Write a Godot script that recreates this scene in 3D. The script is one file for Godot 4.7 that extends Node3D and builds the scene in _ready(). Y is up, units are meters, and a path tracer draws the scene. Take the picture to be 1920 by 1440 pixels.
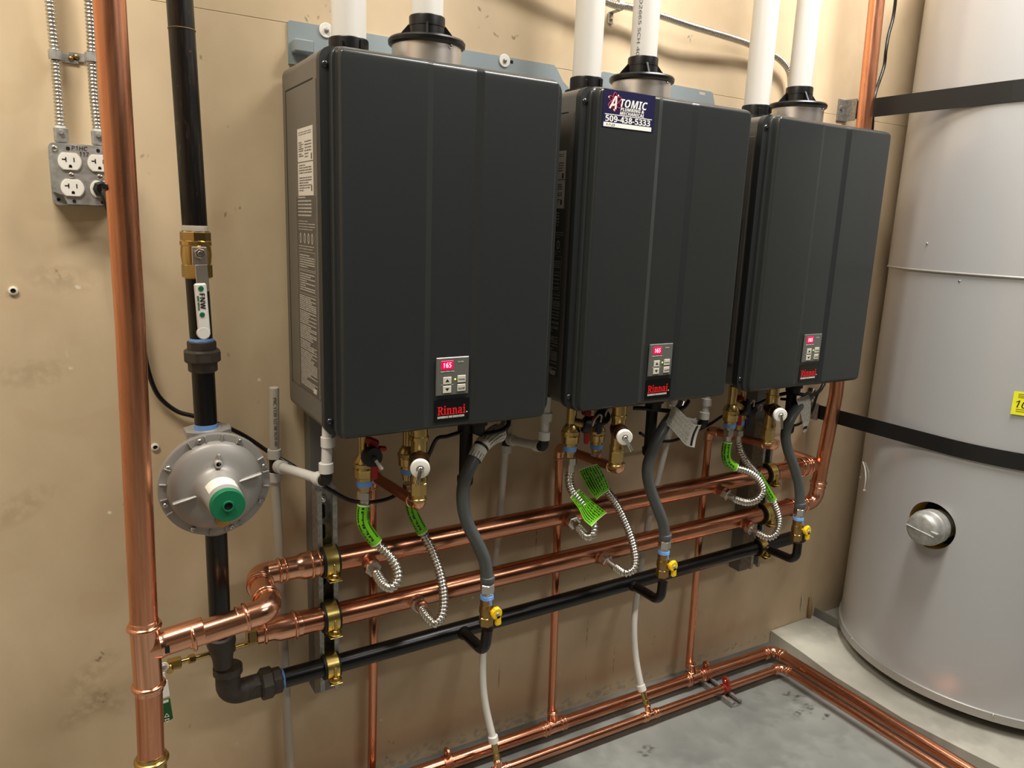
extends Node3D
# Plant room wall with three wall-hung water heaters, copper and gas headers and a grey storage tank.
# Metres, y up; the back wall is the plane z = 0, x runs along it to the right.

class Mb extends RefCounted:
	# Collects surfaces with their normals and uvs; triangles run clockwise seen from outside.
	var V := PackedVector3Array()
	var N := PackedVector3Array()
	var U := PackedVector2Array()
	var I := PackedInt32Array()

	func tri(a: Vector3, b: Vector3, c: Vector3, n: Vector3, ua := Vector2.ZERO, ub := Vector2.ZERO, uc := Vector2.ZERO) -> void:
		var k := V.size()
		var flip := (c - a).cross(b - a).dot(n) < 0.0
		V.append_array([a, b, c])
		N.append_array([n, n, n])
		U.append_array([ua, ub, uc])
		I.append_array([k, k + 2, k + 1] if flip else [k, k + 1, k + 2])

	func quad(a: Vector3, b: Vector3, c: Vector3, d: Vector3, n: Vector3) -> void:
		tri(a, b, c, n, Vector2(0, 0), Vector2(1, 0), Vector2(1, 1))
		tri(a, c, d, n, Vector2(0, 0), Vector2(1, 1), Vector2(0, 1))

	# Rows of points; outward is (along a row) x (from row to row).
	func surf(rows: Array, wrap := true) -> void:
		var m := rows.size()
		var n: int = rows[0].size()
		var k := V.size()
		var cols := n + 1 if wrap else n
		var run := 0.0
		for i in m:
			var row: PackedVector3Array = rows[i]
			if i > 0:
				run += rows[i][0].distance_to(rows[i - 1][0])
			for j in cols:
				var jj := j % n
				var best := Vector3.ZERO
				for ii in [i, mini(i + 1, m - 1), maxi(i - 1, 0)]:
					var r: PackedVector3Array = rows[ii]
					var du: Vector3
					if wrap:
						du = r[(jj + 1) % n] - r[(jj + n - 1) % n]
					else:
						du = r[mini(jj + 1, n - 1)] - r[maxi(jj - 1, 0)]
					var dv: Vector3 = rows[mini(i + 1, m - 1)][jj] - rows[maxi(i - 1, 0)][jj]
					best = du.cross(dv)
					if best.length() > 1e-12:
						break
				V.append(row[jj])
				N.append(best.normalized() if best.length() > 1e-14 else Vector3.UP)
				U.append(Vector2(float(j) / float(cols - 1), run))
		for i in m - 1:
			for j in cols - 1:
				var a := k + i * cols + j
				I.append_array([a, a + cols, a + 1, a + 1, a + cols, a + cols + 1])

	func disc(c: Vector3, t: Vector3, ring: PackedVector3Array) -> void:
		for j in ring.size():
			tri(c, ring[j], ring[(j + 1) % ring.size()], t)

	static func side(t: Vector3) -> Vector3:
		return t.cross(Vector3.RIGHT if absf(t.x) < 0.8 else Vector3.UP).normalized()

	# A tube along points; r is a radius or one radius per point.
	func tube(pts: PackedVector3Array, r, seg := 14, caps := true) -> void:
		var m := pts.size()
		var rows := []
		var t0 := (pts[1] - pts[0]).normalized()
		var u := side(t0)
		for i in m:
			var t := (pts[mini(i + 1, m - 1)] - pts[maxi(i - 1, 0)]).normalized()
			u = (u - t * u.dot(t)).normalized()
			var w := t.cross(u)
			var row := PackedVector3Array()
			var rr: float = r[i] if r is Array or r is PackedFloat32Array else r
			for j in seg:
				var a := TAU * j / seg
				row.append(pts[i] + (u * cos(a) + w * sin(a)) * rr)
			rows.append(row)
		surf(rows)
		if caps:
			disc(pts[0], -t0, rows[0])
			disc(pts[m - 1], (pts[m - 1] - pts[m - 2]).normalized(), rows[m - 1])

	# prof: Vector2(distance along the axis, radius). Sharp corners of the profile stay sharp.
	func lathe(o: Vector3, axis: Vector3, prof: Array, seg := 24, flat := false, turn := 0.0) -> void:
		var t := axis.normalized()
		var u := side(t).rotated(t, turn)
		var w := t.cross(u)
		var rings := []
		for p in prof:
			var row := PackedVector3Array()
			for j in seg:
				var a := TAU * j / seg
				row.append(o + t * p.x + (u * cos(a) + w * sin(a)) * p.y)
			rings.append(row)
		if flat:
			for i in prof.size() - 1:
				for j in seg:
					var a: Vector3 = rings[i][j]
					var b: Vector3 = rings[i][(j + 1) % seg]
					var c: Vector3 = rings[i + 1][(j + 1) % seg]
					var d: Vector3 = rings[i + 1][j]
					var n := (b - a + c - d).cross(d - a + c - b).normalized()
					if n.length() > 0.5:
						quad(a, b, c, d, n)
		else:
			var i := 0
			while i < prof.size() - 1:
				var k := i + 1
				while k < prof.size() - 1:
					var d1: Vector2 = (prof[k] - prof[k - 1]).normalized()
					var d2: Vector2 = (prof[k + 1] - prof[k]).normalized()
					if d1.dot(d2) < 0.8:
						break
					k += 1
				surf(rings.slice(i, k + 1))
				i = k
		if prof[0].y > 1e-5:
			disc(o + t * prof[0].x, -t, rings[0])
		var l: Vector2 = prof[prof.size() - 1]
		if l.y > 1e-5:
			disc(o + t * l.x, t, rings[rings.size() - 1])

	func rod(a: Vector3, b: Vector3, r: float, seg := 16) -> void:
		var l := a.distance_to(b)
		var c := minf(r * 0.12, l * 0.2)
		lathe(a, b - a, [Vector2(0, r - c), Vector2(c, r), Vector2(l - c, r), Vector2(l, r - c)], seg)

	func hex(a: Vector3, b: Vector3, r: float, turn := 0.0, seg := 6) -> void:
		var l := a.distance_to(b)
		var c := minf(r * 0.1, l * 0.2)
		lathe(a, b - a, [Vector2(0, r * 0.88), Vector2(c, r), Vector2(l - c, r), Vector2(l, r * 0.88)], seg, true, turn)

	func ring(c: Vector3, axis: Vector3, rad: float, r: float, seg := 24) -> void:
		var p := []
		for k in 9:
			var a := PI * k / 8.0
			p.append(Vector2(-cos(a) * r, rad + sin(a) * r))
		lathe(c, axis, p, seg)

	func ball(c: Vector3, r: float, axis := Vector3.UP, squash := 1.0, seg := 16) -> void:
		var p := []
		for k in 9:
			var a := PI * k / 8.0
			p.append(Vector2(-cos(a) * r * squash, maxf(sin(a) * r, 0.0)))
		lathe(c, axis, p, seg)

	# A box with chamfered edges.
	func box(c: Vector3, s: Vector3, b := Basis(), e := 0.0) -> void:
		var h := s * 0.5
		e = minf(e, minf(h.x, minf(h.y, h.z)) * 0.9)
		var at := func(p: Vector3) -> Vector3: return c + b * p
		for ax in 3:
			var a1 := (ax + 1) % 3
			var a2 := (ax + 2) % 3
			for sg in [-1.0, 1.0]:
				var n := Vector3.ZERO
				n[ax] = sg
				var q := []
				for k in [[-1, -1], [1, -1], [1, 1], [-1, 1]]:
					var p := Vector3.ZERO
					p[ax] = sg * h[ax]
					p[a1] = k[0] * (h[a1] - e)
					p[a2] = k[1] * (h[a2] - e)
					q.append(at.call(p))
				quad(q[0], q[1], q[2], q[3], b * n)
				if e <= 0.0:
					continue
				for sh in [-1.0, 1.0]:  # the edge between this face and the next axis' face
					var p0 := Vector3.ZERO
					p0[ax] = sg * h[ax]
					p0[a1] = sh * (h[a1] - e)
					var p1 := Vector3.ZERO
					p1[ax] = sg * (h[ax] - e)
					p1[a1] = sh * h[a1]
					var d := Vector3.ZERO
					d[a2] = h[a2] - e
					var m := Vector3.ZERO
					m[ax] = sg
					m[a1] = sh
					quad(at.call(p0 - d), at.call(p1 - d), at.call(p1 + d), at.call(p0 + d), (b * m).normalized())
		if e > 0.0:
			for x in [-1.0, 1.0]:
				for y in [-1.0, 1.0]:
					for z in [-1.0, 1.0]:
						var k := Vector3(x, y, z)
						var f := k * h
						tri(at.call(f - Vector3(0, y, z) * e), at.call(f - Vector3(x, 0, z) * e), at.call(f - Vector3(x, y, 0) * e), (b * k).normalized())

	# An outline pushed along xf's z, both ends closed; smooth for round outlines.
	func prism(poly: PackedVector2Array, xf: Transform3D, depth: float, smooth := false) -> void:
		var n := poly.size()
		var tris := Geometry2D.triangulate_polygon(poly)
		var at := func(p: Vector2, z: float) -> Vector3: return xf * Vector3(p.x, p.y, z)
		for k in range(0, tris.size(), 3):
			for z in [0.0, depth]:
				tri(at.call(poly[tris[k]], z), at.call(poly[tris[k + 1]], z), at.call(poly[tris[k + 2]], z), xf.basis.z.normalized() * (1.0 if z > 0.0 else -1.0))
		var area := 0.0
		for j in n:
			area += poly[j].cross(poly[(j + 1) % n])
		if smooth:
			var r0 := PackedVector3Array()
			var r1 := PackedVector3Array()
			for j in n:
				var p := poly[j if area > 0.0 else n - 1 - j]
				r0.append(at.call(p, 0.0))
				r1.append(at.call(p, depth))
			surf([r0, r1])
			return
		for j in n:
			var p := poly[j]
			var q := poly[(j + 1) % n]
			var d := (q - p).normalized()
			var o := Vector2(d.y, -d.x) * (1.0 if area > 0.0 else -1.0)
			quad(at.call(p, 0.0), at.call(q, 0.0), at.call(q, depth), at.call(p, depth), (xf.basis * Vector3(o.x, o.y, 0)).normalized())

	func mesh(inv: Transform3D) -> ArrayMesh:
		var v := PackedVector3Array()
		var nn := PackedVector3Array()
		for p in V:
			v.append(inv * p)
		for p in N:
			nn.append((inv.basis * p).normalized())
		var a := []
		a.resize(Mesh.ARRAY_MAX)
		a[Mesh.ARRAY_VERTEX] = v
		a[Mesh.ARRAY_NORMAL] = nn
		a[Mesh.ARRAY_TEX_UV] = U
		a[Mesh.ARRAY_INDEX] = I
		var m := ArrayMesh.new()
		m.add_surface_from_arrays(Mesh.PRIMITIVE_TRIANGLES, a)
		return m

const D := Vector3.DOWN
const F := Vector3.BACK      # towards the viewer, away from the wall
const R := Vector3.RIGHT
var M := {}
var taken := {}

func numbered(called: String) -> String:
	taken[called] = taken.get(called, -1) + 1
	return called if taken[called] == 0 else "%s_%03d" % [called, taken[called]]

func world(n: Node) -> Transform3D:
	var x := Transform3D()
	while n is Node3D and n != self:
		x = n.transform * x
		n = n.get_parent()
	return x

func tag(o: Node, label: String, category: String, group := "", kind := "") -> Node:
	o.set_meta("label", label)
	o.set_meta("category", category)
	if group:
		o.set_meta("group", group)
	if kind:
		o.set_meta("kind", kind)
	return o

func thing(called: String, label: String, category: String, at: Vector3, group := "") -> Node3D:
	var o := Node3D.new()
	o.name = numbered(called)
	add_child(o)
	o.position = at
	tag(o, label, category, group)
	return o

func obj(called: String, b: Mb, mat: Material, parent: Node = null) -> MeshInstance3D:
	var o := MeshInstance3D.new()
	if parent == null or parent == self:
		o.name = numbered(called)
		add_child(o)
		# its own origin at the lowest middle of the shape
		var lo := b.V[0]
		var hi := b.V[0]
		for p in b.V:
			lo = lo.min(p)
			hi = hi.max(p)
		o.position = Vector3((lo.x + hi.x) / 2, lo.y, (lo.z + hi.z) / 2)
		o.mesh = b.mesh(Transform3D(Basis(), -o.position))
	else:
		o.name = called
		parent.add_child(o, true)
		o.mesh = b.mesh(world(parent).affine_inverse())
	o.material_override = mat
	return o

func struct(called: String, b: Mb, mat: Material) -> MeshInstance3D:
	var o := obj(called, b, mat)
	o.set_meta("kind", "structure")
	return o

func note(o: Node, label: String) -> Node:
	o.set_meta("label", label)
	return o

# A flat face with uvs 0..1 (u along right, v down), a hair thick.
func plate(called: String, centre: Vector3, right: Vector3, up: Vector3, mat: Material, parent: Node, thick := 0.0006) -> MeshInstance3D:
	var b := Mb.new()
	var n := right.cross(up).normalized() * thick
	var c := [centre - right / 2 + up / 2, centre + right / 2 + up / 2, centre + right / 2 - up / 2, centre - right / 2 - up / 2]
	b.quad(c[0] + n, c[1] + n, c[2] + n, c[3] + n, n.normalized())
	for k in 4:
		var p: Vector3 = c[k]
		var q: Vector3 = c[(k + 1) % 4]
		b.quad(p, q, q + n, p + n, ((p + q) / 2 - centre).normalized())
	return obj(called, b, mat, parent)

# Raised lettering: w and h are the size of the written block, at its middle; slant leans it.
func lettering(called: String, words: String, centre: Vector3, right: Vector3, up: Vector3, w: float, h: float, mat: Material, parent: Node, bold := true, face := "Droid Sans", slant := 0.0, thick := 0.0004) -> MeshInstance3D:
	var f := SystemFont.new()
	f.font_names = PackedStringArray([face])
	f.font_weight = 700 if bold else 400
	var t := TextMesh.new()
	t.text = words
	t.font = f
	t.font_size = 48
	t.pixel_size = 0.01
	t.depth = 0.02
	t.curve_step = 1.5
	var box := t.get_aabb()
	var o := MeshInstance3D.new()
	o.name = called
	parent.add_child(o, true)
	o.mesh = t
	o.material_override = mat
	var r := right.normalized()
	var u := up.normalized()
	var b := Basis(r * (w / box.size.x), (u + r * slant) * (h / box.size.y), r.cross(u) * (thick / 0.02))
	var x := Transform3D(b, centre - b * Vector3(box.get_center().x, box.get_center().y, 0))
	o.transform = world(parent).affine_inverse() * x
	return o

func cr(p: Array, n := 8) -> PackedVector3Array:
	var out := PackedVector3Array()
	for i in p.size() - 1:
		var a: Vector3 = p[maxi(i - 1, 0)]
		var b: Vector3 = p[i]
		var c: Vector3 = p[i + 1]
		var d: Vector3 = p[mini(i + 2, p.size() - 1)]
		for k in n:
			var t := float(k) / n
			out.append(0.5 * (2 * b + (c - a) * t + (2 * a - 5 * b + 4 * c - d) * t * t + (3 * b - a - 3 * c + d) * t * t * t))
	out.append(p[p.size() - 1])
	return out

# A polyline with its corners rounded off.
func bend(p: Array, rad: float, n := 8) -> PackedVector3Array:
	var out := PackedVector3Array([p[0]])
	for i in range(1, p.size() - 1):
		var b: Vector3 = p[i]
		var u: Vector3 = (p[i - 1] - b).normalized()
		var w: Vector3 = (p[i + 1] - b).normalized()
		var half := acos(clampf(u.dot(w), -1, 1)) / 2
		var l := minf(rad / tan(half), minf(b.distance_to(p[i - 1]), b.distance_to(p[i + 1])) * 0.49)
		var rr := l * tan(half)
		var c := b + (u + w).normalized() * (rr / sin(half))
		var s := b + u * l - c
		var ax := s.cross(b + w * l - c).normalized()
		var sweep := PI - 2 * half
		for k in n + 1:
			out.append(c + s.rotated(ax, sweep * k / n))
	out.append(p[p.size() - 1])
	return out

func even(p: PackedVector3Array, step: float) -> PackedVector3Array:
	var c := Curve3D.new()
	c.bake_interval = step
	for q in p:
		c.add_point(q)
	var l := c.get_baked_length()
	var n := maxi(2, int(l / step))
	var out := PackedVector3Array()
	for k in n + 1:
		out.append(c.sample_baked(l * k / n))
	return out

# Ribbed hose or conduit: rings of the given pitch along the path.
func ribbed(b: Mb, path: PackedVector3Array, r: float, pitch: float, deep: float, seg := 12) -> void:
	var p := even(path, pitch / 6.0)
	var rr := []
	for k in p.size():
		rr.append(r + deep * [-1.0, 0.15, 0.85, 1.0, 0.85, 0.15][k % 6])
	b.tube(p, rr, seg)

func mat(c: Color, rough := 0.5, metal := 0.0, spec := 0.5) -> StandardMaterial3D:
	var m := StandardMaterial3D.new()
	m.albedo_color = c
	m.roughness = rough
	m.metallic = metal
	m.metallic_specular = spec
	return m

func noise(seed_: int, freq: float, oct := 4, kind := FastNoiseLite.TYPE_SIMPLEX_SMOOTH) -> FastNoiseLite:
	var n := FastNoiseLite.new()
	n.seed = seed_
	n.frequency = freq
	n.fractal_octaves = oct
	n.noise_type = kind
	return n

# Tone differences within one material: colours of the ramp laid over the surface in world space.
func mottled(m: StandardMaterial3D, seed_: int, a: Color, b: Color, scale: float, freq := 0.02, size := 256) -> StandardMaterial3D:
	var t := NoiseTexture2D.new()
	t.width = size
	t.height = size
	t.seamless = true
	t.noise = noise(seed_, freq)
	var g := Gradient.new()
	g.set_color(0, a)
	g.set_color(1, b)
	t.color_ramp = g
	m.albedo_texture = t
	m.albedo_color = Color.WHITE
	m.uv1_triplanar = true
	m.uv1_world_triplanar = true
	m.uv1_scale = Vector3.ONE * scale
	return m

func tex(img: Image) -> ImageTexture:
	img.generate_mipmaps()
	return ImageTexture.create_from_image(img)

# Colour and roughness that run in streaks along a tube (v is metres along it).
func streaked(m: StandardMaterial3D, seed_: int, base: Color, dark: Color, amount: float) -> void:
	var im := Image.create(128, 256, false, Image.FORMAT_RGB8)
	var ro := Image.create(128, 256, false, Image.FORMAT_RGB8)
	var n := noise(seed_, 1.0, 4)
	var n2 := noise(seed_ + 7, 1.0, 3)
	for y in 256:
		for x in 128:
			var a := TAU * x / 128.0
			var b := TAU * y / 256.0
			var s := n.get_noise_3d(cos(a) * 3.2, sin(a) * 3.2, sin(b) * 0.5 + 9.0)
			var bl := n2.get_noise_3d(cos(a) * 1.0 + 5.0, sin(a) * 1.0 + cos(b) * 1.4, sin(b) * 1.4)
			
			var k := clampf(0.5 + s * 0.9 + bl * 0.3, 0.0, 1.0)
			im.set_pixel(x, y, base.lerp(dark, k * amount))
			var g := clampf(0.70 + s * 0.16 - bl * 0.12, 0.4, 1.0)
			ro.set_pixel(x, y, Color(g, g, g))
	m.albedo_color = Color.WHITE
	m.albedo_texture = tex(im)
	m.roughness_texture = tex(ro)
	m.roughness_texture_channel = BaseMaterial3D.TEXTURE_CHANNEL_RED
	m.uv1_scale = Vector3(1, 0.9, 1)

# Lines of small print: light marks on a ground, or dark on light; rows from y0 to y1 (0..1).
func print_rows(im: Image, x0: float, x1: float, y0: float, y1: float, pitch: int, tall: int, ink: Color, seed_: int, gap := 0.18) -> void:
	var rng := RandomNumberGenerator.new()
	rng.seed = seed_
	var w := im.get_width()
	var h := im.get_height()
	var y := int(y0 * h)
	while y + tall < int(y1 * h):
		var x := int(x0 * w)
		var stop := int((x0 + (x1 - x0) * (1.0 if rng.randf() < 0.7 else rng.randf_range(0.35, 0.9))) * w)
		while x < stop:
			var l := rng.randi_range(2, 9)
			im.fill_rect(Rect2i(x, y, mini(l, stop - x), tall), ink)
			x += l + (2 if rng.randf() > gap else 3)
		y += pitch
		if rng.randf() < 0.12:
			y += pitch / 2

func _ready() -> void:
	# ---- camera
	var cam := Camera3D.new()
	cam.name = "camera"
	add_child(cam)
	cam.position = Vector3(-0.3913, 1.332, 1.5067)
	cam.rotation = Vector3(-0.2100, -0.5462, 0.0381)
	cam.fov = 54.29
	cam.near = 0.05
	cam.current = true
	# ---- surroundings and exposure
	var env := Environment.new()
	env.background_mode = Environment.BG_COLOR
	env.background_color = Color(0.02, 0.02, 0.02)
	env.tonemap_mode = Environment.TONE_MAPPER_LINEAR
	env.tonemap_exposure = 1.05
	env.sdfgi_enabled = true
	env.ssao_enabled = true
	env.ssil_enabled = true
	var we := WorldEnvironment.new()
	we.name = "surroundings"
	we.environment = env
	add_child(we)
	# ---- ceiling lights: glowing diffuser and area light of its size
	ceiling_light(Vector3(-0.95, 2.95, 0.78), Vector2(1.2, 0.3), 5.6, Color(1.0, 0.97, 0.91), "long white ceiling light over the copper riser")
	ceiling_light(Vector3(1.25, 2.95, 0.80), Vector2(1.2, 0.3), 7.4, Color(1.0, 0.98, 0.95), "long white ceiling light in front of the grey tank")
	ceiling_light(Vector3(1.6, 2.95, 2.5), Vector2(1.2, 0.3), 2.2, Color(1.0, 0.98, 0.96), "long white ceiling light behind the viewer")
	materials()
	room()
	electrics()
	heaters()
	headers()
	gas_train()
	copper_riser()
	under_heaters()
	floor_pipes()
	tank()

func ceiling_light(at: Vector3, size: Vector2, energy: float, c: Color, label: String) -> void:
	var t := thing("ceiling_light", label, "light", at, "ceiling lights")
	var b := Mb.new()
	b.box(at + Vector3(0, 0.045, 0), Vector3(size.x + 0.06, 0.07, size.y + 0.06), Basis(), 0.006)
	obj("housing", b, mat(Color(0.9, 0.9, 0.9), 0.4), t)
	b = Mb.new()
	b.box(at + Vector3(0, 0.004, 0), Vector3(size.x, 0.012, size.y), Basis(), 0.003)
	var m := mat(Color(1, 1, 1), 0.5)
	m.emission_enabled = true
	m.emission = c
	m.emission_energy_multiplier = 1.6
	obj("lamp_diffuser", b, m, t)
	var l := AreaLight3D.new()
	l.name = "lamp_glow"
	t.add_child(l)
	l.position = Vector3(0, -0.012, 0)
	l.rotation_degrees = Vector3(-90, 0, 0)
	l.area_size = size
	l.light_color = c
	l.light_energy = energy
	l.area_range = 12.0
	l.area_attenuation = 2.0
	l.shadow_enabled = true

func materials() -> void:
	M.copper = mat(Color(0.91, 0.60, 0.45), 0.34, 1.0)
	streaked(M.copper, 3, Color(0.92, 0.67, 0.54), Color(0.68, 0.42, 0.31), 0.8)
	M.copper_tube = mat(Color.WHITE, 0.42, 1.0)
	streaked(M.copper_tube, 9, Color(0.93, 0.67, 0.53), Color(0.74, 0.45, 0.33), 0.55)
	M.copper_fit = mat(Color(0.93, 0.69, 0.565), 0.20, 1.0)
	M.copper_dull = mat(Color(0.76, 0.50, 0.39), 0.40, 1.0)
	M.copper_paint = mat(Color(0.52, 0.13, 0.07), 0.35)
	M.brass = mat(Color(0.79, 0.68, 0.44), 0.26, 1.0)
	M.brass_dark = mat(Color(0.66, 0.54, 0.34), 0.38, 1.0)
	M.gold = mat(Color(0.86, 0.77, 0.46), 0.30, 1.0)
	M.steel = mat(Color(0.82, 0.81, 0.78), 0.24, 1.0)
	M.zinc = mottled(mat(Color(0.66, 0.66, 0.64), 0.45, 0.55), 5, Color(0.58, 0.58, 0.565), Color(0.76, 0.76, 0.75), 9.0)
	M.chrome = mat(Color(0.88, 0.88, 0.87), 0.12, 1.0)
	M.alu = mat(Color(0.84, 0.81, 0.78), 0.34, 0.95)
	M.cast = mat(Color(0.62, 0.61, 0.595), 0.42, 0.2)
	M.black_pipe = mat(Color(0.030, 0.029, 0.030), 0.30)
	M.rust_pipe = mat(Color.WHITE, 0.32)
	M.rust_pipe.albedo_texture = rust_spots()
	M.iron = mottled(mat(Color(0.12, 0.11, 0.1), 0.55), 12, Color(0.19, 0.17, 0.145), Color(0.28, 0.25, 0.215), 12.0)
	M.black = mat(Color(0.022, 0.022, 0.023), 0.35)
	M.black_soft = mat(Color(0.03, 0.03, 0.03), 0.55)
	M.case_ = mat(Color(0.375, 0.36, 0.335), 0.36)
	M.dark_screw = mat(Color(0.35, 0.35, 0.36), 0.22, 0.9)
	M.cover = mat(Color(0.168, 0.178, 0.180), 0.28)
	M.flange = mat(Color(0.150, 0.158, 0.160), 0.40)
	M.pvc = mat(Color(0.80, 0.79, 0.77), 0.34)
	M.pvc_dull = mat(Color(0.74, 0.71, 0.66), 0.4)
	M.plate = mat(Color(0.60, 0.65, 0.67), 0.4, 0.35)
	M.strut = mat(Color(0.47, 0.465, 0.45), 0.45, 0.3)
	M.galv = mottled(mat(Color(0.6, 0.6, 0.58), 0.42, 0.7), 15, Color(0.55, 0.545, 0.53), Color(0.72, 0.715, 0.70), 14.0)
	M.white = mat(Color(0.92, 0.91, 0.88), 0.4)
	M.paper = mat(Color(0.88, 0.87, 0.83), 0.6)
	M.blue_tape = mat(Color(0.42, 0.60, 0.86), 0.6)
	M.dope = mat(Color(0.12, 0.30, 0.68), 0.6)
	M.red = mat(Color(0.62, 0.03, 0.05), 0.4)
	M.blue = mat(Color(0.06, 0.12, 0.35), 0.4)
	M.yellow = mat(Color(0.97, 0.80, 0.06), 0.4)
	M.green_cap = mat(Color(0.02, 0.42, 0.27), 0.45)
	M.green = mat(Color(0.05, 0.33, 0.14), 0.4)
	M.gas_hose = mat(Color(0.33, 0.345, 0.345), 0.42)
	M.grey_panel = mat(Color(0.42, 0.42, 0.40), 0.35, 0.2)
	M.button = mat(Color(0.80, 0.79, 0.73), 0.5)
	M.ink = mat(Color(0.03, 0.03, 0.035), 0.6)
	M.ink_grey = mat(Color(0.38, 0.37, 0.36), 0.6)
	M.logo_red = mat(Color(0.86, 0.10, 0.12), 0.4)
	M.navy = mat(Color(0.10, 0.09, 0.25), 0.35)
	M.hole = mat(Color(0.01, 0.01, 0.01), 0.9)
	M.tank = mat(Color(0.70, 0.705, 0.715), 0.30, 0.10)
	M.tank.clearcoat_enabled = true
	M.tank.clearcoat = 0.9
	M.tank.clearcoat_roughness = 0.26
	M.tank_ring = mat(Color(0.66, 0.655, 0.64), 0.36, 0.35)
	M.door = mat(Color(0.13, 0.13, 0.13), 0.5)
	M.pex = mat(Color(0.84, 0.83, 0.80), 0.35)
	M.pex.backlight_enabled = true
	M.pex.backlight = Color(0.25, 0.25, 0.24)
	# green hose tag with printed lines
	var im := Image.create(64, 128, false, Image.FORMAT_RGB8)
	im.fill(Color(0.42, 0.74, 0.10))
	for k in 8:
		print_rows(im, 0.04 + 0.12 * k, 0.04 + 0.12 * k + 0.055, 0.06, 0.90, 7, 6, Color(0.04, 0.13, 0.02), 40 + k)
	im.fill_rect(Rect2i(0, 0, 64, 4), Color(0.86, 0.9, 0.72))
	im.fill_rect(Rect2i(0, 124, 64, 4), Color(0.86, 0.9, 0.72))
	M.tag_green = mat(Color.WHITE, 0.4)
	M.tag_green.albedo_texture = tex(im)
	# white paper tag
	im = Image.create(128, 128, false, Image.FORMAT_RGB8)
	im.fill(Color(0.86, 0.85, 0.80))
	for k in 14:
		print_rows(im, 0.05 + 0.065 * k, 0.05 + 0.065 * k + 0.02, 0.05, 0.78, 5, 4, Color(0.25, 0.25, 0.24), 70 + k)
	im.fill_rect(Rect2i(6, 108, 116, 8), Color(0.06, 0.06, 0.06))
	M.tag_paper = mat(Color.WHITE, 0.6)
	M.tag_paper.albedo_texture = tex(im)

# Black mill pipe with small rust and paint spots.
func rust_spots() -> ImageTexture:
	var im := Image.create(160, 512, false, Image.FORMAT_RGB8)
	var n := noise(51, 0.05, 4)
	var n2 := noise(52, 0.12, 2)
	var rng := RandomNumberGenerator.new()
	rng.seed = 5
	for y in 512:
		for x in 160:
			var t := clampf(n.get_noise_2d(x * 1.5, y * 0.5) * 1.2, 0.0, 1.0)
			im.set_pixel(x, y, Color(0.050, 0.046, 0.045).lerp(Color(0.22, 0.15, 0.09), t))
	for k in 130:
		var c := Color(0.50, 0.33, 0.15) if rng.randf() < 0.6 else Color(0.42, 0.38, 0.30)
		dab(im, Vector2(rng.randf() * 160, rng.randf() * 512), Vector2(rng.randf_range(1, 4), rng.randf_range(1, 5)), rng.randf(), c, rng.randf_range(0.4, 0.9), n2)
	return tex(im)

# Height of the gently falling floor at x.
func floor_y(x: float) -> float:
	return 0.0155 - 0.0237 * x

func dab(im: Image, p: Vector2, r: Vector2, turn: float, c: Color, strength: float, n: FastNoiseLite) -> void:
	var m := int(maxf(r.x, r.y)) + 2
	for y in range(int(p.y) - m, int(p.y) + m):
		for x in range(int(p.x) - m, int(p.x) + m):
			if x < 0 or y < 0 or x >= im.get_width() or y >= im.get_height():
				continue
			var q := (Vector2(x, y) - p).rotated(-turn) / r
			var k := clampf(1.0 - q.length_squared(), 0.0, 1.0) * strength * clampf(0.6 + n.get_noise_2d(x * 3.0, y * 3.0) * 1.6, 0.0, 1.0)
			if k > 0.01:
				im.set_pixel(x, y, im.get_pixel(x, y).lerp(c, k))

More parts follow.
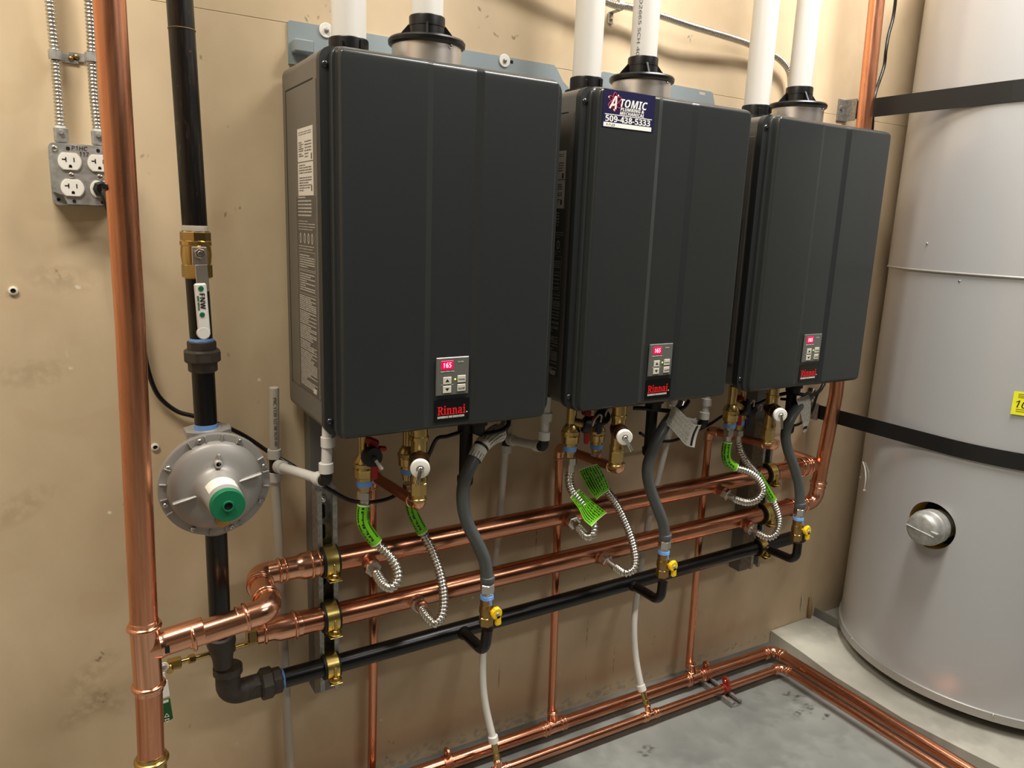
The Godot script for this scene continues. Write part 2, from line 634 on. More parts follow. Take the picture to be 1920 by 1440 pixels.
func wall_paint() -> StandardMaterial3D:
	# covers x -1..2.4 and y 0..2.3 once
	var w := 1700
	var h := 1150
	var im := Image.create(w, h, false, Image.FORMAT_RGB8)
	var n := noise(21, 0.004, 3)
	var n2 := noise(22, 0.03, 4)
	var n3 := noise(23, 0.012, 2)
	for y in h:
		for x in w:
			var t := n.get_noise_2d(x, y) * 0.030 + n2.get_noise_2d(x, y * 0.6) * 0.016
			var c := Color(0.808 + t, 0.727 + t, 0.604 + t * 0.9)
			var d := clampf((n3.get_noise_2d(x, y) - 0.42) * 1.2, 0.0, 0.12)
			im.set_pixel(x, y, c.lerp(Color(0.72, 0.60, 0.46), d))
	var rng := RandomNumberGenerator.new()
	rng.seed = 8
	var dark := Color(0.33, 0.28, 0.22)
	var at := func(p: Vector3) -> Vector2: return Vector2((p.x + 1.0) / 3.4 * w, (1.0 - p.y / 2.3) * h)
	# scuffs and chips seen between the fittings
	for p in [Vector3(0.418, 1.747, 0), Vector3(0.4444, 1.7321, 0), Vector3(0.4882, 1.7323, 0), Vector3(1.0159, 1.8163, 0), Vector3(0.777, 1.6404, 0), Vector3(-0.2416, 1.4132, 0), Vector3(-0.1481, 1.5938, 0), Vector3(-0.107, 1.3304, 0), Vector3(-0.3843, 1.2142, 0), Vector3(-0.383, 0.3996, 0), Vector3(-0.3857, 0.4925, 0), Vector3(-0.3161, 0.8006, 0), Vector3(0.6698, 0.454, 0), Vector3(0.5158, 0.4283, 0), Vector3(0.2248, 0.0921, 0), Vector3(0.2069, 0.0586, 0), Vector3(1.0649, 0.1272, 0), Vector3(0.0693, 1.7127, 0), Vector3(0.0438, 1.7011, 0), Vector3(0.7875, 0.3972, 0)]:
		for k in 3:
			dab(im, at.call(p) + Vector2(rng.randfn(0, 5), rng.randfn(0, 5)), Vector2(rng.randf_range(0.8, 1.5), rng.randf_range(1.2, 4)), rng.randf_range(-1, 1), dark, 0.6, n2)
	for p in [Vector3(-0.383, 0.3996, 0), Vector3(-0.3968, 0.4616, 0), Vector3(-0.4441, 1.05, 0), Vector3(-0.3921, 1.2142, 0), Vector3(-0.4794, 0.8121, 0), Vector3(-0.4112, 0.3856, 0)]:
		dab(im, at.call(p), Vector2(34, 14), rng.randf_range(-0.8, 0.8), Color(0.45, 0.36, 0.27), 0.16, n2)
	for p in [Vector3(-0.3872, 1.0575, 0), Vector3(-0.3655, 1.1985, 0), Vector3(-0.0669, 1.0117, 0), Vector3(0.193, 0.1547, 0), Vector3(0.6432, 0.2274, 0), Vector3(0.4093, 0.4171, 0), Vector3(0.4317, 0.4189, 0), Vector3(-0.3442, 0.7788, 0), Vector3(0.8265, 0.3644, 0), Vector3(0.8729, 0.37, 0), Vector3(1.1, 0.9422, 0)]:
		dab(im, at.call(p), Vector2(3, 2), 0.4, Color(0.95, 0.93, 0.88), 1.2, n2)
	for k in 60:
		dab(im, Vector2(rng.randf() * w, rng.randf() * h), Vector2(rng.randf_range(0.8, 1.8), rng.randf_range(2, 9)), rng.randf_range(-0.5, 0.5), dark if rng.randf() < 0.6 else Color(0.93, 0.88, 0.78), rng.randf_range(0.15, 0.45), n2)
	# thin drips below the headers and bare concrete grit along the foot
	for p in [Vector3(0.615, 0.5401, 0), Vector3(0.6603, 0.4712, 0), Vector3(0.518, 0.1696, 0), Vector3(0.9045, 0.103, 0), Vector3(0.8005, 0.2164, 0)]:
		dab(im, at.call(p), Vector2(1.2, 26), 0.0, Color(0.40, 0.32, 0.22), 0.55, n2)
	for k in 240:
		var x := rng.randf_range(0.34, 0.78) * w
		var top := (1.0 - (floor_y(x / w * 3.4 - 1.0) + rng.randf_range(0.0, 0.035)) / 2.3) * h
		dab(im, Vector2(x, top), Vector2(rng.randf_range(3, 9), rng.randf_range(2, 5)), rng.randf_range(-0.4, 0.4), Color(0.66, 0.62, 0.55), 0.8, n2)
	var m := mat(Color.WHITE, 0.48, 0.0, 0.4)
	m.albedo_texture = tex(im)
	return m

func room() -> void:
	var paint := wall_paint()
	var plain := mat(Color(0.66, 0.61, 0.52), 0.5, 0.0, 0.4)
	# back wall: two sheets that meet in a thin horizontal joint
	var w := Node3D.new()
	w.name = "wall_back"
	add_child(w)
	w.set_meta("kind", "structure")
	w.set_meta("label", "beige painted wall behind the heaters and pipes")
	for s in [[-0.12, 1.6811], [1.6817, 3.32]]:
		var b := Mb.new()
		b.box(Vector3(0.75, (s[0] + s[1]) / 2, -0.01), Vector3(8.5, s[1] - s[0], 0.02), Basis(), 0.0006)
		for k in b.V.size():
			b.U[k] = Vector2((b.V[k].x + 1.0) / 3.4, 1.0 - b.V[k].y / 2.3)
		obj("wall_panel", b, paint, w)
	var b := Mb.new()
	b.box(Vector3(0.75, 1.6, -0.11), Vector3(8.5, 3.5, 0.18))
	obj("wall_core", b, plain, w)
	b = Mb.new()
	b.box(Vector3(-2.4, 1.6, 2.4), Vector3(0.2, 3.5, 5.2))
	struct("wall_left", b, plain)
	b = Mb.new()
	b.box(Vector3(5.1, 1.6, 2.4), Vector3(0.2, 3.5, 5.2))
	struct("wall_right", b, plain)
	b = Mb.new()
	b.box(Vector3(0.75, 1.6, 5.0), Vector3(8.9, 3.5, 0.2))
	struct("wall_front", b, plain)
	# a wide dark rolling door in the wall opposite, behind the viewer
	var door := Node3D.new()
	door.name = "door_1"
	add_child(door)
	door.set_meta("kind", "structure")
	door.set_meta("label", "wide dark rolling door opposite the heaters")
	for k in 18:
		b = Mb.new()
		b.box(Vector3(2.0, 0.10 + 0.15 * k, 4.88), Vector3(3.9, 0.145, 0.03), Basis(), 0.012)
		obj("slat", b, M.door, door)
	b = Mb.new()
	b.box(Vector3(0.75, 3.4, 2.4), Vector3(8.9, 0.2, 5.4))
	struct("ceiling", b, mat(Color(0.55, 0.54, 0.52), 0.7))
	# concrete floor, falling a little to the right
	b = Mb.new()
	var tilt := Basis(Vector3.BACK, -0.0237)
	b.box(Vector3(0.75, floor_y(0.75) - 0.1, 2.4), Vector3(8.8, 0.2, 5.2), tilt)
	for k in b.V.size():
		b.U[k] = Vector2((b.V[k].x + 0.5) / 3.0, b.V[k].z / 2.0)
	struct("floor", b, concrete(31, Color(0.47, 0.48, 0.465), 900, 600, true))
	# raised pad under the tank
	b = Mb.new()
	var edge := PackedVector2Array()
	for p in [[0.0, 1.586], [0.06, 1.578], [0.14, 1.570], [0.27, 1.548], [0.5, 1.543], [0.64, 1.562], [0.75, 1.580], [1.2, 1.61]]:
		edge.append(Vector2(p[1], p[0]))
	edge.append_array([Vector2(4.9, 1.2), Vector2(4.9, 0.0)])
	b.prism(edge, Transform3D(Basis(Vector3(1, 0, 0), Vector3(0, 0, 1), Vector3(0, -1, 0)), Vector3(0, 0.020, 0.002)), 0.16)
	for k in b.V.size():
		b.U[k] = Vector2((b.V[k].x - 1.4) / 1.6, b.V[k].z / 1.0)
	tag(obj("concrete_pad", b, concrete(37, Color(0.66, 0.65, 0.605), 500, 320, false)), "low pale concrete pad on the floor under the grey tank", "pad")
	# plastic wall plugs with a hole
	for a in [[Vector3(-0.4589, 1.1922, 0), "white plastic wall plug in bare wall left of the copper riser"], [Vector3(-0.2597, 0.895, 0), "white plastic wall plug just left of the round gas regulator"]]:
		var t := thing("wall_plug", a[1], "wall plug", a[0])
		b = Mb.new()
		b.lathe(a[0] - F * 0.004, F, [Vector2(0, 0.0075), Vector2(0.007, 0.0072), Vector2(0.008, 0.0042), Vector2(0.002, 0.0038)], 12)
		obj("collar", b, M.paper, t)
		b = Mb.new()
		b.lathe(a[0] - F * 0.003, F, [Vector2(0, 0.0038), Vector2(0.0055, 0.0038)], 10)
		obj("hole", b, M.hole, t)
	for a in [[Vector3(1.7623, 0.0832, 0), Vector3(1.7483, 0.0358, 0)]]:
		b = Mb.new()
		b.tube(cr([Vector3(1.7286, 0.1174, 0.004), Vector3(1.7274, 0.0946, 0.006), Vector3(1.7296, 0.0648, 0.004)], 4), 0.0025, 6)
		tag(obj("putty_drip", b, M.pvc_dull), "thin pale putty drip low on the wall above the pad", "putty")
		b = Mb.new()
		b.tube(cr([Vector3(1.7713, 0.0991, 0.004), Vector3(1.7689, 0.0702, 0.01), Vector3(1.7773, 0.0211, 0.006)], 4), [0.004, 0.004, 0.005, 0.006, 0.007, 0.008, 0.008, 0.007, 0.006], 8)
		tag(obj("putty_drip", b, mat(Color(0.55, 0.47, 0.34), 0.5)), "thicker brown putty drip running down onto the pad", "putty")

func concrete(seed_: int, c: Color, w: int, h: int, marks: bool) -> StandardMaterial3D:
	var im := Image.create(w, h, false, Image.FORMAT_RGB8)
	var n := noise(seed_, 0.006, 4)
	var n2 := noise(seed_ + 1, 0.05, 3)
	for y in h:
		for x in w:
			var t := n.get_noise_2d(x, y + n2.get_noise_2d(x, y) * 14.0) * 0.17 + n2.get_noise_2d(x, y) * 0.03
			im.set_pixel(x, y, Color(c.r + t, c.g + t, c.b + t * 0.95))
	if marks:
		var rng := RandomNumberGenerator.new()
		rng.seed = seed_
		var at := func(p: Vector3) -> Vector2: return Vector2((p.x + 0.5) / 3.0 * w, p.z / 2.0 * h)
		for p in [Vector3(1.3856, -0.02, 0.2369), Vector3(1.3921, -0.02, 0.2607), Vector3(1.3962, -0.02, 0.3138), Vector3(1.3403, -0.02, 0.3117), Vector3(1.3926, -0.02, 0.3529), Vector3(1.3856, -0.02, 0.2943), Vector3(0.8447, -0.02, 0.2238), Vector3(0.8276, -0.02, 0.233)]:
			for k in 3:
				dab(im, at.call(p) + Vector2(rng.randfn(0, 4), rng.randfn(0, 3)), Vector2(rng.randf_range(3, 8), rng.randf_range(1, 2.5)), rng.randf_range(-0.6, 0.6), Color(0.20, 0.20, 0.19), 0.7, n2)
	var m := mat(Color.WHITE, 0.55, 0.0, 0.45)
	m.albedo_texture = tex(im)
	return m

func electrics() -> void:
	# two armoured conduits down to the outlet box
	for a in [[[Vector3(-0.3704, 1.6979, 0.022), Vector3(-0.3711, 1.6519, 0.02), Vector3(-0.3704, 1.6052, 0.018), Vector3(-0.3698, 1.5657, 0.016), Vector3(-0.3701, 1.5039, 0.022), Vector3(-0.371, 1.4531, 0.026)], "left of the pair of ribbed metal conduits above the outlet box"], [[Vector3(-0.3141, 1.7085, 0.022), Vector3(-0.3159, 1.6613, 0.02), Vector3(-0.3161, 1.6135, 0.018), Vector3(-0.3174, 1.5728, 0.016), Vector3(-0.3189, 1.5096, 0.022), Vector3(-0.3175, 1.4529, 0.026)], "ribbed metal conduit above the outlet box, half behind the copper riser"]]:
		var b := Mb.new()
		ribbed(b, cr(a[0], 6), 0.0066, 0.0058, 0.0011, 12)
		var t := thing("metal_conduit", a[1], "conduit", a[0][5], "conduits to the outlet box")
		obj("armour", b, M.steel, t)
		b = Mb.new()
		var e: Vector3 = a[0][5]
		b.box(Vector3(e.x, (e.y + 0.008 + 1.4335) / 2, e.z), Vector3(0.021, e.y + 0.008 - 1.4335, 0.02), Basis(), 0.004)
		b.rod(e + Vector3(0, -0.002, 0.01), e + Vector3(0, -0.002, 0.014), 0.004, 8)
		obj("connector", b, M.zinc, t)
	for a in [[Vector3(-0.3694, 1.5706, 0.016), 1.0, "one hole metal strap on the left outlet conduit"], [Vector3(-0.3172, 1.5745, 0.016), -1.0, "one hole metal strap on the conduit beside the copper riser"]]:
		var c: Vector3 = a[0]
		var t := thing("conduit_strap", a[2], "strap", c, "straps on the outlet conduits")
		var b := Mb.new()
		var arch := PackedVector3Array()
		for k in 9:
			var g := PI * (1.0 - k / 8.0)
			arch.append(c + Vector3(cos(g) * 0.0092 * a[1], 0, sin(g) * 0.0092))
		for p in arch:
			pass
		var poly := PackedVector2Array()
		for k in 13:
			var g := PI * k / 12.0
			poly.append(Vector2(-cos(g) * 0.0102, sin(g) * 0.0102))
		for k in 13:
			var g := PI * (1.0 - k / 12.0)
			poly.append(Vector2(-cos(g) * 0.0085, sin(g) * 0.0085))
		b.prism(poly, Transform3D(Basis(Vector3(a[1], 0, 0), F, Vector3(0, -a[1], 0)), c + Vector3(0, 0.007 * a[1], 0)), 0.014)
		b.box(Vector3(c.x + a[1] * 0.021, c.y, 0.0022), Vector3(0.023, 0.014, 0.002), Basis(), 0.0005)
		b.box(Vector3(c.x + a[1] * 0.0098, c.y, 0.009), Vector3(0.002, 0.014, 0.014), Basis(), 0.0005)
		obj("saddle", b, M.zinc, t)
		b = Mb.new()
		b.ball(Vector3(c.x + a[1] * 0.022, c.y, 0.0035), 0.0042, F, 0.6, 10)
		obj("screw", b, M.brass_dark, t)
	outlet_box()
	# black appliance cord looping along the wall
	var b := Mb.new()
	b.tube(cr([Vector3(-0.325, 1.3633, 0.2405), Vector3(-0.3034, 1.3072, 0.04), Vector3(-0.2843, 1.1966, 0.02), Vector3(-0.2713, 1.117, 0.012), Vector3(-0.2647, 1.0497, 0.012), Vector3(-0.2506, 0.9983, 0.012), Vector3(-0.2214, 0.9649, 0.012), Vector3(-0.1883, 0.9501, 0.012), Vector3(-0.1422, 0.9288, 0.014), Vector3(-0.0982, 0.9011, 0.014), Vector3(-0.0564, 0.8672, 0.03), Vector3(-0.0172, 0.8417, 0.06), Vector3(0.0181, 0.8153, 0.085), Vector3(0.0544, 0.7864, 0.09), Vector3(0.0935, 0.7604, 0.09), Vector3(0.1399, 0.7505, 0.09), Vector3(0.1816, 0.7544, 0.09), Vector3(0.2102, 0.7773, 0.1), Vector3(0.2336, 0.8507, 0.15), Vector3(0.2452, 0.8961, 0.17), Vector3(0.2693, 0.9001, 0.17), Vector3(0.3012, 0.9057, 0.17)], 8), 0.0042, 10)
	tag(obj("power_cable", b, M.black), "black power cord looping across the wall from outlet to first heater", "cord")
	# armoured conduit across the wall at the top right, with its strap
	b = Mb.new()
	ribbed(b, cr([Vector3(0.25, 1.90, 0.035), Vector3(0.5, 1.862, 0.04), Vector3(0.707, 1.8281, 0.04), Vector3(0.7809, 1.8306, 0.034), Vector3(0.8667, 1.8251, 0.04), Vector3(0.9546, 1.8169, 0.045), Vector3(1.0493, 1.8142, 0.04), Vector3(1.1299, 1.8121, 0.035), Vector3(1.1845, 1.8095, 0.03), Vector3(1.2529, 1.8003, 0.026), Vector3(1.3065, 1.7921, 0.024), Vector3(1.3513, 1.7687, 0.022), Vector3(1.3685, 1.7327, 0.02), Vector3(1.3712, 1.6915, 0.02)], 8), 0.0075, 0.0062, 0.0011, 12)
	tag(obj("metal_conduit", b, M.steel), "ribbed metal conduit sagging across the wall behind the white vent pipes", "conduit")
	var c := Vector3(0.7529, 1.8293, 0.034)
	var t := thing("conduit_strap", "metal strap screwed to the wall under the sagging conduit", "strap", c)
	b = Mb.new()
	b.lathe(c - R * 0.007, R, [Vector2(0, 0.0092), Vector2(0, 0.0104), Vector2(0.014, 0.0104), Vector2(0.014, 0.0092)], 16)
	b.box(Vector3(c.x, c.y - 0.021, 0.003), Vector3(0.014, 0.026, 0.003), Basis(), 0.001)
	b.box(Vector3(c.x, c.y - 0.0098, 0.016), Vector3(0.014, 0.002, 0.028), Basis(), 0.0005)
	obj("saddle", b, M.zinc, t)
	b = Mb.new()
	b.ball(Vector3(c.x, c.y - 0.024, 0.005), 0.0042, F, 0.6, 10)
	obj("screw", b, M.brass_dark, t)
	# black cable beside the right hand copper pipe
	b = Mb.new()
	b.tube(cr([Vector3(1.7303, 2.0881, 0.05), Vector3(1.7376, 2.005, 0.05), Vector3(1.7367, 1.955, 0.05), Vector3(1.7195, 1.9084, 0.055), Vector3(1.7096, 1.863, 0.06), Vector3(1.711, 1.8241, 0.06), Vector3(1.6925, 1.7832, 0.065), Vector3(1.6647, 1.7394, 0.075), Vector3(1.6573, 1.6944, 0.08), Vector3(1.6653, 1.6365, 0.08), Vector3(1.6681, 1.5095, 0.08)], 6), 0.0045, 10)
	tag(obj("power_cable", b, M.black), "black cable hanging beside the tall copper pipe near the tank", "cord")
	b = Mb.new()
	b.tube(cr([Vector3(0.8519, 0.8228, 0.1), Vector3(0.9357, 0.7836, 0.06), Vector3(1.0264, 0.7659, 0.04), Vector3(1.1107, 0.7783, 0.03), Vector3(1.1816, 0.79, 0.02), Vector3(1.2018, 0.8221, 0.05), Vector3(1.2053, 0.8553, 0.1), Vector3(1.2559, 0.8674, 0.12), Vector3(1.2861, 0.8942, 0.15), Vector3(1.3238, 0.8993, 0.16)], 8), 0.0042, 10)
	tag(obj("power_cable", b, M.black), "black power cord slung between the middle heater and the last heater", "cord")
	b = Mb.new()
	b.tube(cr([Vector3(1.3166, 0.8824, 0.15), Vector3(1.369, 0.8694, 0.14), Vector3(1.4104, 0.8197, 0.1), Vector3(1.5081, 0.761, 0.05), Vector3(1.5699, 0.7639, 0.04), Vector3(1.6049, 0.7949, 0.04), Vector3(1.5938, 0.8517, 0.06), Vector3(1.5957, 0.8894, 0.08)], 8), 0.0042, 10)
	tag(obj("power_cable", b, M.black), "black power cord looping under the last heater beside the copper elbow", "cord")

func outlet_box() -> void:
	var o := Vector3(-0.3418, 1.3845, 0.0)
	var s := 0.0985
	var t := thing("outlet_box", "galvanised four outlet box on the wall left of the copper riser", "outlet", o)
	var b := Mb.new()
	var poly := PackedVector2Array()
	for q in [Vector2(1, 1), Vector2(-1, 1), Vector2(-1, -1), Vector2(1, -1)]:
		var c: Vector2 = q * (s / 2 - 0.009)
		for k in 5:
			poly.append(c + Vector2.RIGHT.rotated(q.angle() - PI / 4 + PI / 8 * k) * 0.009)
	b.prism(poly, Transform3D(Basis(), o + F * 0.001), 0.034)
	obj("back_box", b, M.zinc, t)
	# cover: raised square middle with dropped corners for the screws
	b = Mb.new()
	b.prism(poly, Transform3D(Basis(), o + F * 0.035), 0.003)
	var up := PackedVector2Array()
	var h := s / 2 - 0.002
	var k2 := 0.019
	up = PackedVector2Array([Vector2(h, h - k2), Vector2(h - 0.014, h - 0.014), Vector2(h - k2, h), Vector2(-h + k2, h), Vector2(-h + 0.014, h - 0.014), Vector2(-h, h - k2), Vector2(-h, -h + k2), Vector2(-h + 0.014, -h + 0.014), Vector2(-h + k2, -h), Vector2(h - k2, -h), Vector2(h - 0.014, -h + 0.014), Vector2(h, -h + k2)])
	b.prism(up, Transform3D(Basis(), o + F * 0.037), 0.009)
	obj("cover", b, M.zinc, t)
	b = Mb.new()
	for q in [Vector2(-1, 1), Vector2(0, 0)]:
		pass
	for p in [Vector3(-0.0405, 0.0405, 0.040), Vector3(-0.020, -0.001, 0.0475), Vector3(0.021, -0.001, 0.0475), Vector3(0.0405, 0.0405, 0.040)]:
		b.ball(o + p, 0.0046, F, 0.5, 12)
	obj("screw", b, M.steel, t)
	b = Mb.new()
	for p in [Vector3(-0.0405, -0.0405, 0.0385), Vector3(-0.0215, 0.041, 0.0465), Vector3(0.0215, 0.041, 0.0465), Vector3(-0.0185, -0.042, 0.0465), Vector3(0.023, -0.042, 0.0465)]:
		b.lathe(o + p - F * 0.002, F, [Vector2(0, 0.0028), Vector2(0.0022, 0.0028)], 12)
	obj("hole", b, M.hole, t)
	for p in [Vector2(-0.0205, 0.0205), Vector2(-0.0195, -0.021), Vector2(0.0215, 0.0205), Vector2(0.0225, -0.021)]:
		var face := PackedVector2Array()
		for k in 40:
			var a := TAU * k / 40.0
			face.append(Vector2(cos(a) * 0.0168, clampf(sin(a) * 0.0168, -0.0137, 0.0137)))
		b = Mb.new()
		var z := Transform3D(Basis(), o + Vector3(p.x, p.y, 0.044))
		b.prism(face, z, 0.0042)
		var in_ := PackedVector2Array()
		for q in face:
			in_.append(q * 0.93)
		b.prism(in_, z, 0.0048)
		var rec := obj("receptacle", b, M.white, t)
		b = Mb.new()
		var c := o + Vector3(p.x, p.y, 0.0489)
		b.box(c + Vector3(-0.0052, 0.003, 0), Vector3(0.0016, 0.0072, 0.0006))
		b.box(c + Vector3(-0.0080, 0.003, 0), Vector3(0.0056, 0.0016, 0.0006))
		b.box(c + Vector3(0.0062, 0.003, 0), Vector3(0.0015, 0.0066, 0.0006))
		b.box(c + Vector3(0.0005, -0.0083, 0), Vector3(0.0046, 0.0022, 0.0006))
		b.lathe(c + Vector3(0.0005, -0.0072, -0.0003), F, [Vector2(0, 0.0023), Vector2(0.0006, 0.0023)], 12)
		obj("slot", b, M.hole, rec)
	lettering("marker_text", "P1HC", o + Vector3(-0.005, 0.0425, 0.0462), R, Vector3.UP, 0.022, 0.0062, M.ink, t, false, "Droid Sans", 0.12)
	lettering("marker_text", "117", o + Vector3(0.001, 0.0335, 0.0462), R, Vector3.UP, 0.013, 0.0068, M.ink, t, false, "Droid Sans", 0.12)
	# black plug in the lower right outlet
	var c := o + Vector3(0.0225, -0.021, 0.0490)
	var pl := thing("power_plug", "black plug in the outlet beside the copper riser", "plug", c)
	b = Mb.new()
	b.lathe(c, F, [Vector2(0, 0.0135), Vector2(0.012, 0.0135), Vector2(0.017, 0.0105), Vector2(0.024, 0.009)], 8, true)
	obj("plug_body", b, M.black, pl)
	b = Mb.new()
	b.tube(cr([c + Vector3(0, -0.002, 0.018), c + Vector3(0.004, -0.016, 0.022), c + Vector3(0.008, -0.032, 0.012)], 5), 0.0058, 10)
	obj("cord_sleeve", b, M.black_soft, pl)

func heaters() -> void:
	var names := ["dark grey wall hung water heater beside the black gas pipe, its left side printed", "dark grey wall hung water heater with the blue sticker, between two others", "dark grey wall hung water heater nearest the grey tank"]
	var pads := ["blue grey steel mounting plate on the wall behind the heater beside the gas pipe", "blue grey steel mounting plate on the wall behind the heater with the blue sticker"]
	for k in 2:
		var x0: float = [0.007, 0.728][k]
		var x1: float = [0.645, 1.100][k]
		var t := thing("mounting_plate", pads[k], "mounting plate", Vector3((x0 + x1) / 2, 1.61, 0), "heater mounting plates")
		var b := Mb.new()
		var poly := PackedVector2Array([Vector2(x0, 1.61), Vector2(x1, 1.61), Vector2(x1, 1.642), Vector2(x1 - 0.018, 1.655), Vector2(x1 - 0.036, 1.680), Vector2(x1 - 0.043, 1.686), Vector2(x0 + 0.004, 1.686), Vector2(x0, 1.682)])
		if k == 1:
			poly = PackedVector2Array([Vector2(x0 - 0.006, 1.61), Vector2(x1 + 0.02, 1.61), Vector2(x1 + 0.008, 1.655), Vector2(x1 - 0.004, 1.684), Vector2(x1 - 0.012, 1.686), Vector2(x0 + 0.012, 1.690), Vector2(x0 + 0.004, 1.686)])
		b.prism(poly, Transform3D(Basis(), Vector3(0, 0, 0.0005)), 0.0035)
		obj("sheet", b, M.plate, t)
		if k == 0:
			b = Mb.new()
			b.box(Vector3(0.030, 1.640, 0.018), Vector3(0.036, 0.022, 0.028), Basis(), 0.002)
			obj("hanger_tab", b, M.plate, t)
		for p in [[Vector3(0.079, 1.6785, 0.004), Vector3(0.4714, 1.6775, 0.004)], []][k]:
			b = Mb.new()
			b.lathe(p, F, [Vector2(0, 0.0135), Vector2(0.0022, 0.0135), Vector2(0.0028, 0.0125)], 24)
			var w := obj("washer", b, M.white, t)
			b = Mb.new()
			b.hex(p + F * 0.0028, p + F * 0.0058, 0.0048)
			b.ball(p + F * 0.0058, 0.0036, F, 0.5, 10)
			obj("screw_head", b, M.zinc, w)
		b = Mb.new()
		var sx: float = [0.4875, 1.0592][k]
		b.box(Vector3(sx, 1.6775, 0.0041), Vector3([0.012, 0.020][k], 0.0065, 0.0006), Basis(), 0.0)
		obj("slot", b, [M.hole, M.pvc_dull][k], t)
	var first: Node3D
	for k in 3:
		var h: Node3D
		if k == 0:
			h = make_heater(names[0])
			first = h
		else:
			h = first.duplicate()
			h.name = numbered("water_heater")
			add_child(h)
			h.position.x += 0.515 * k
			h.set_meta("label", names[k])
	vent_pipes()
	sticker()

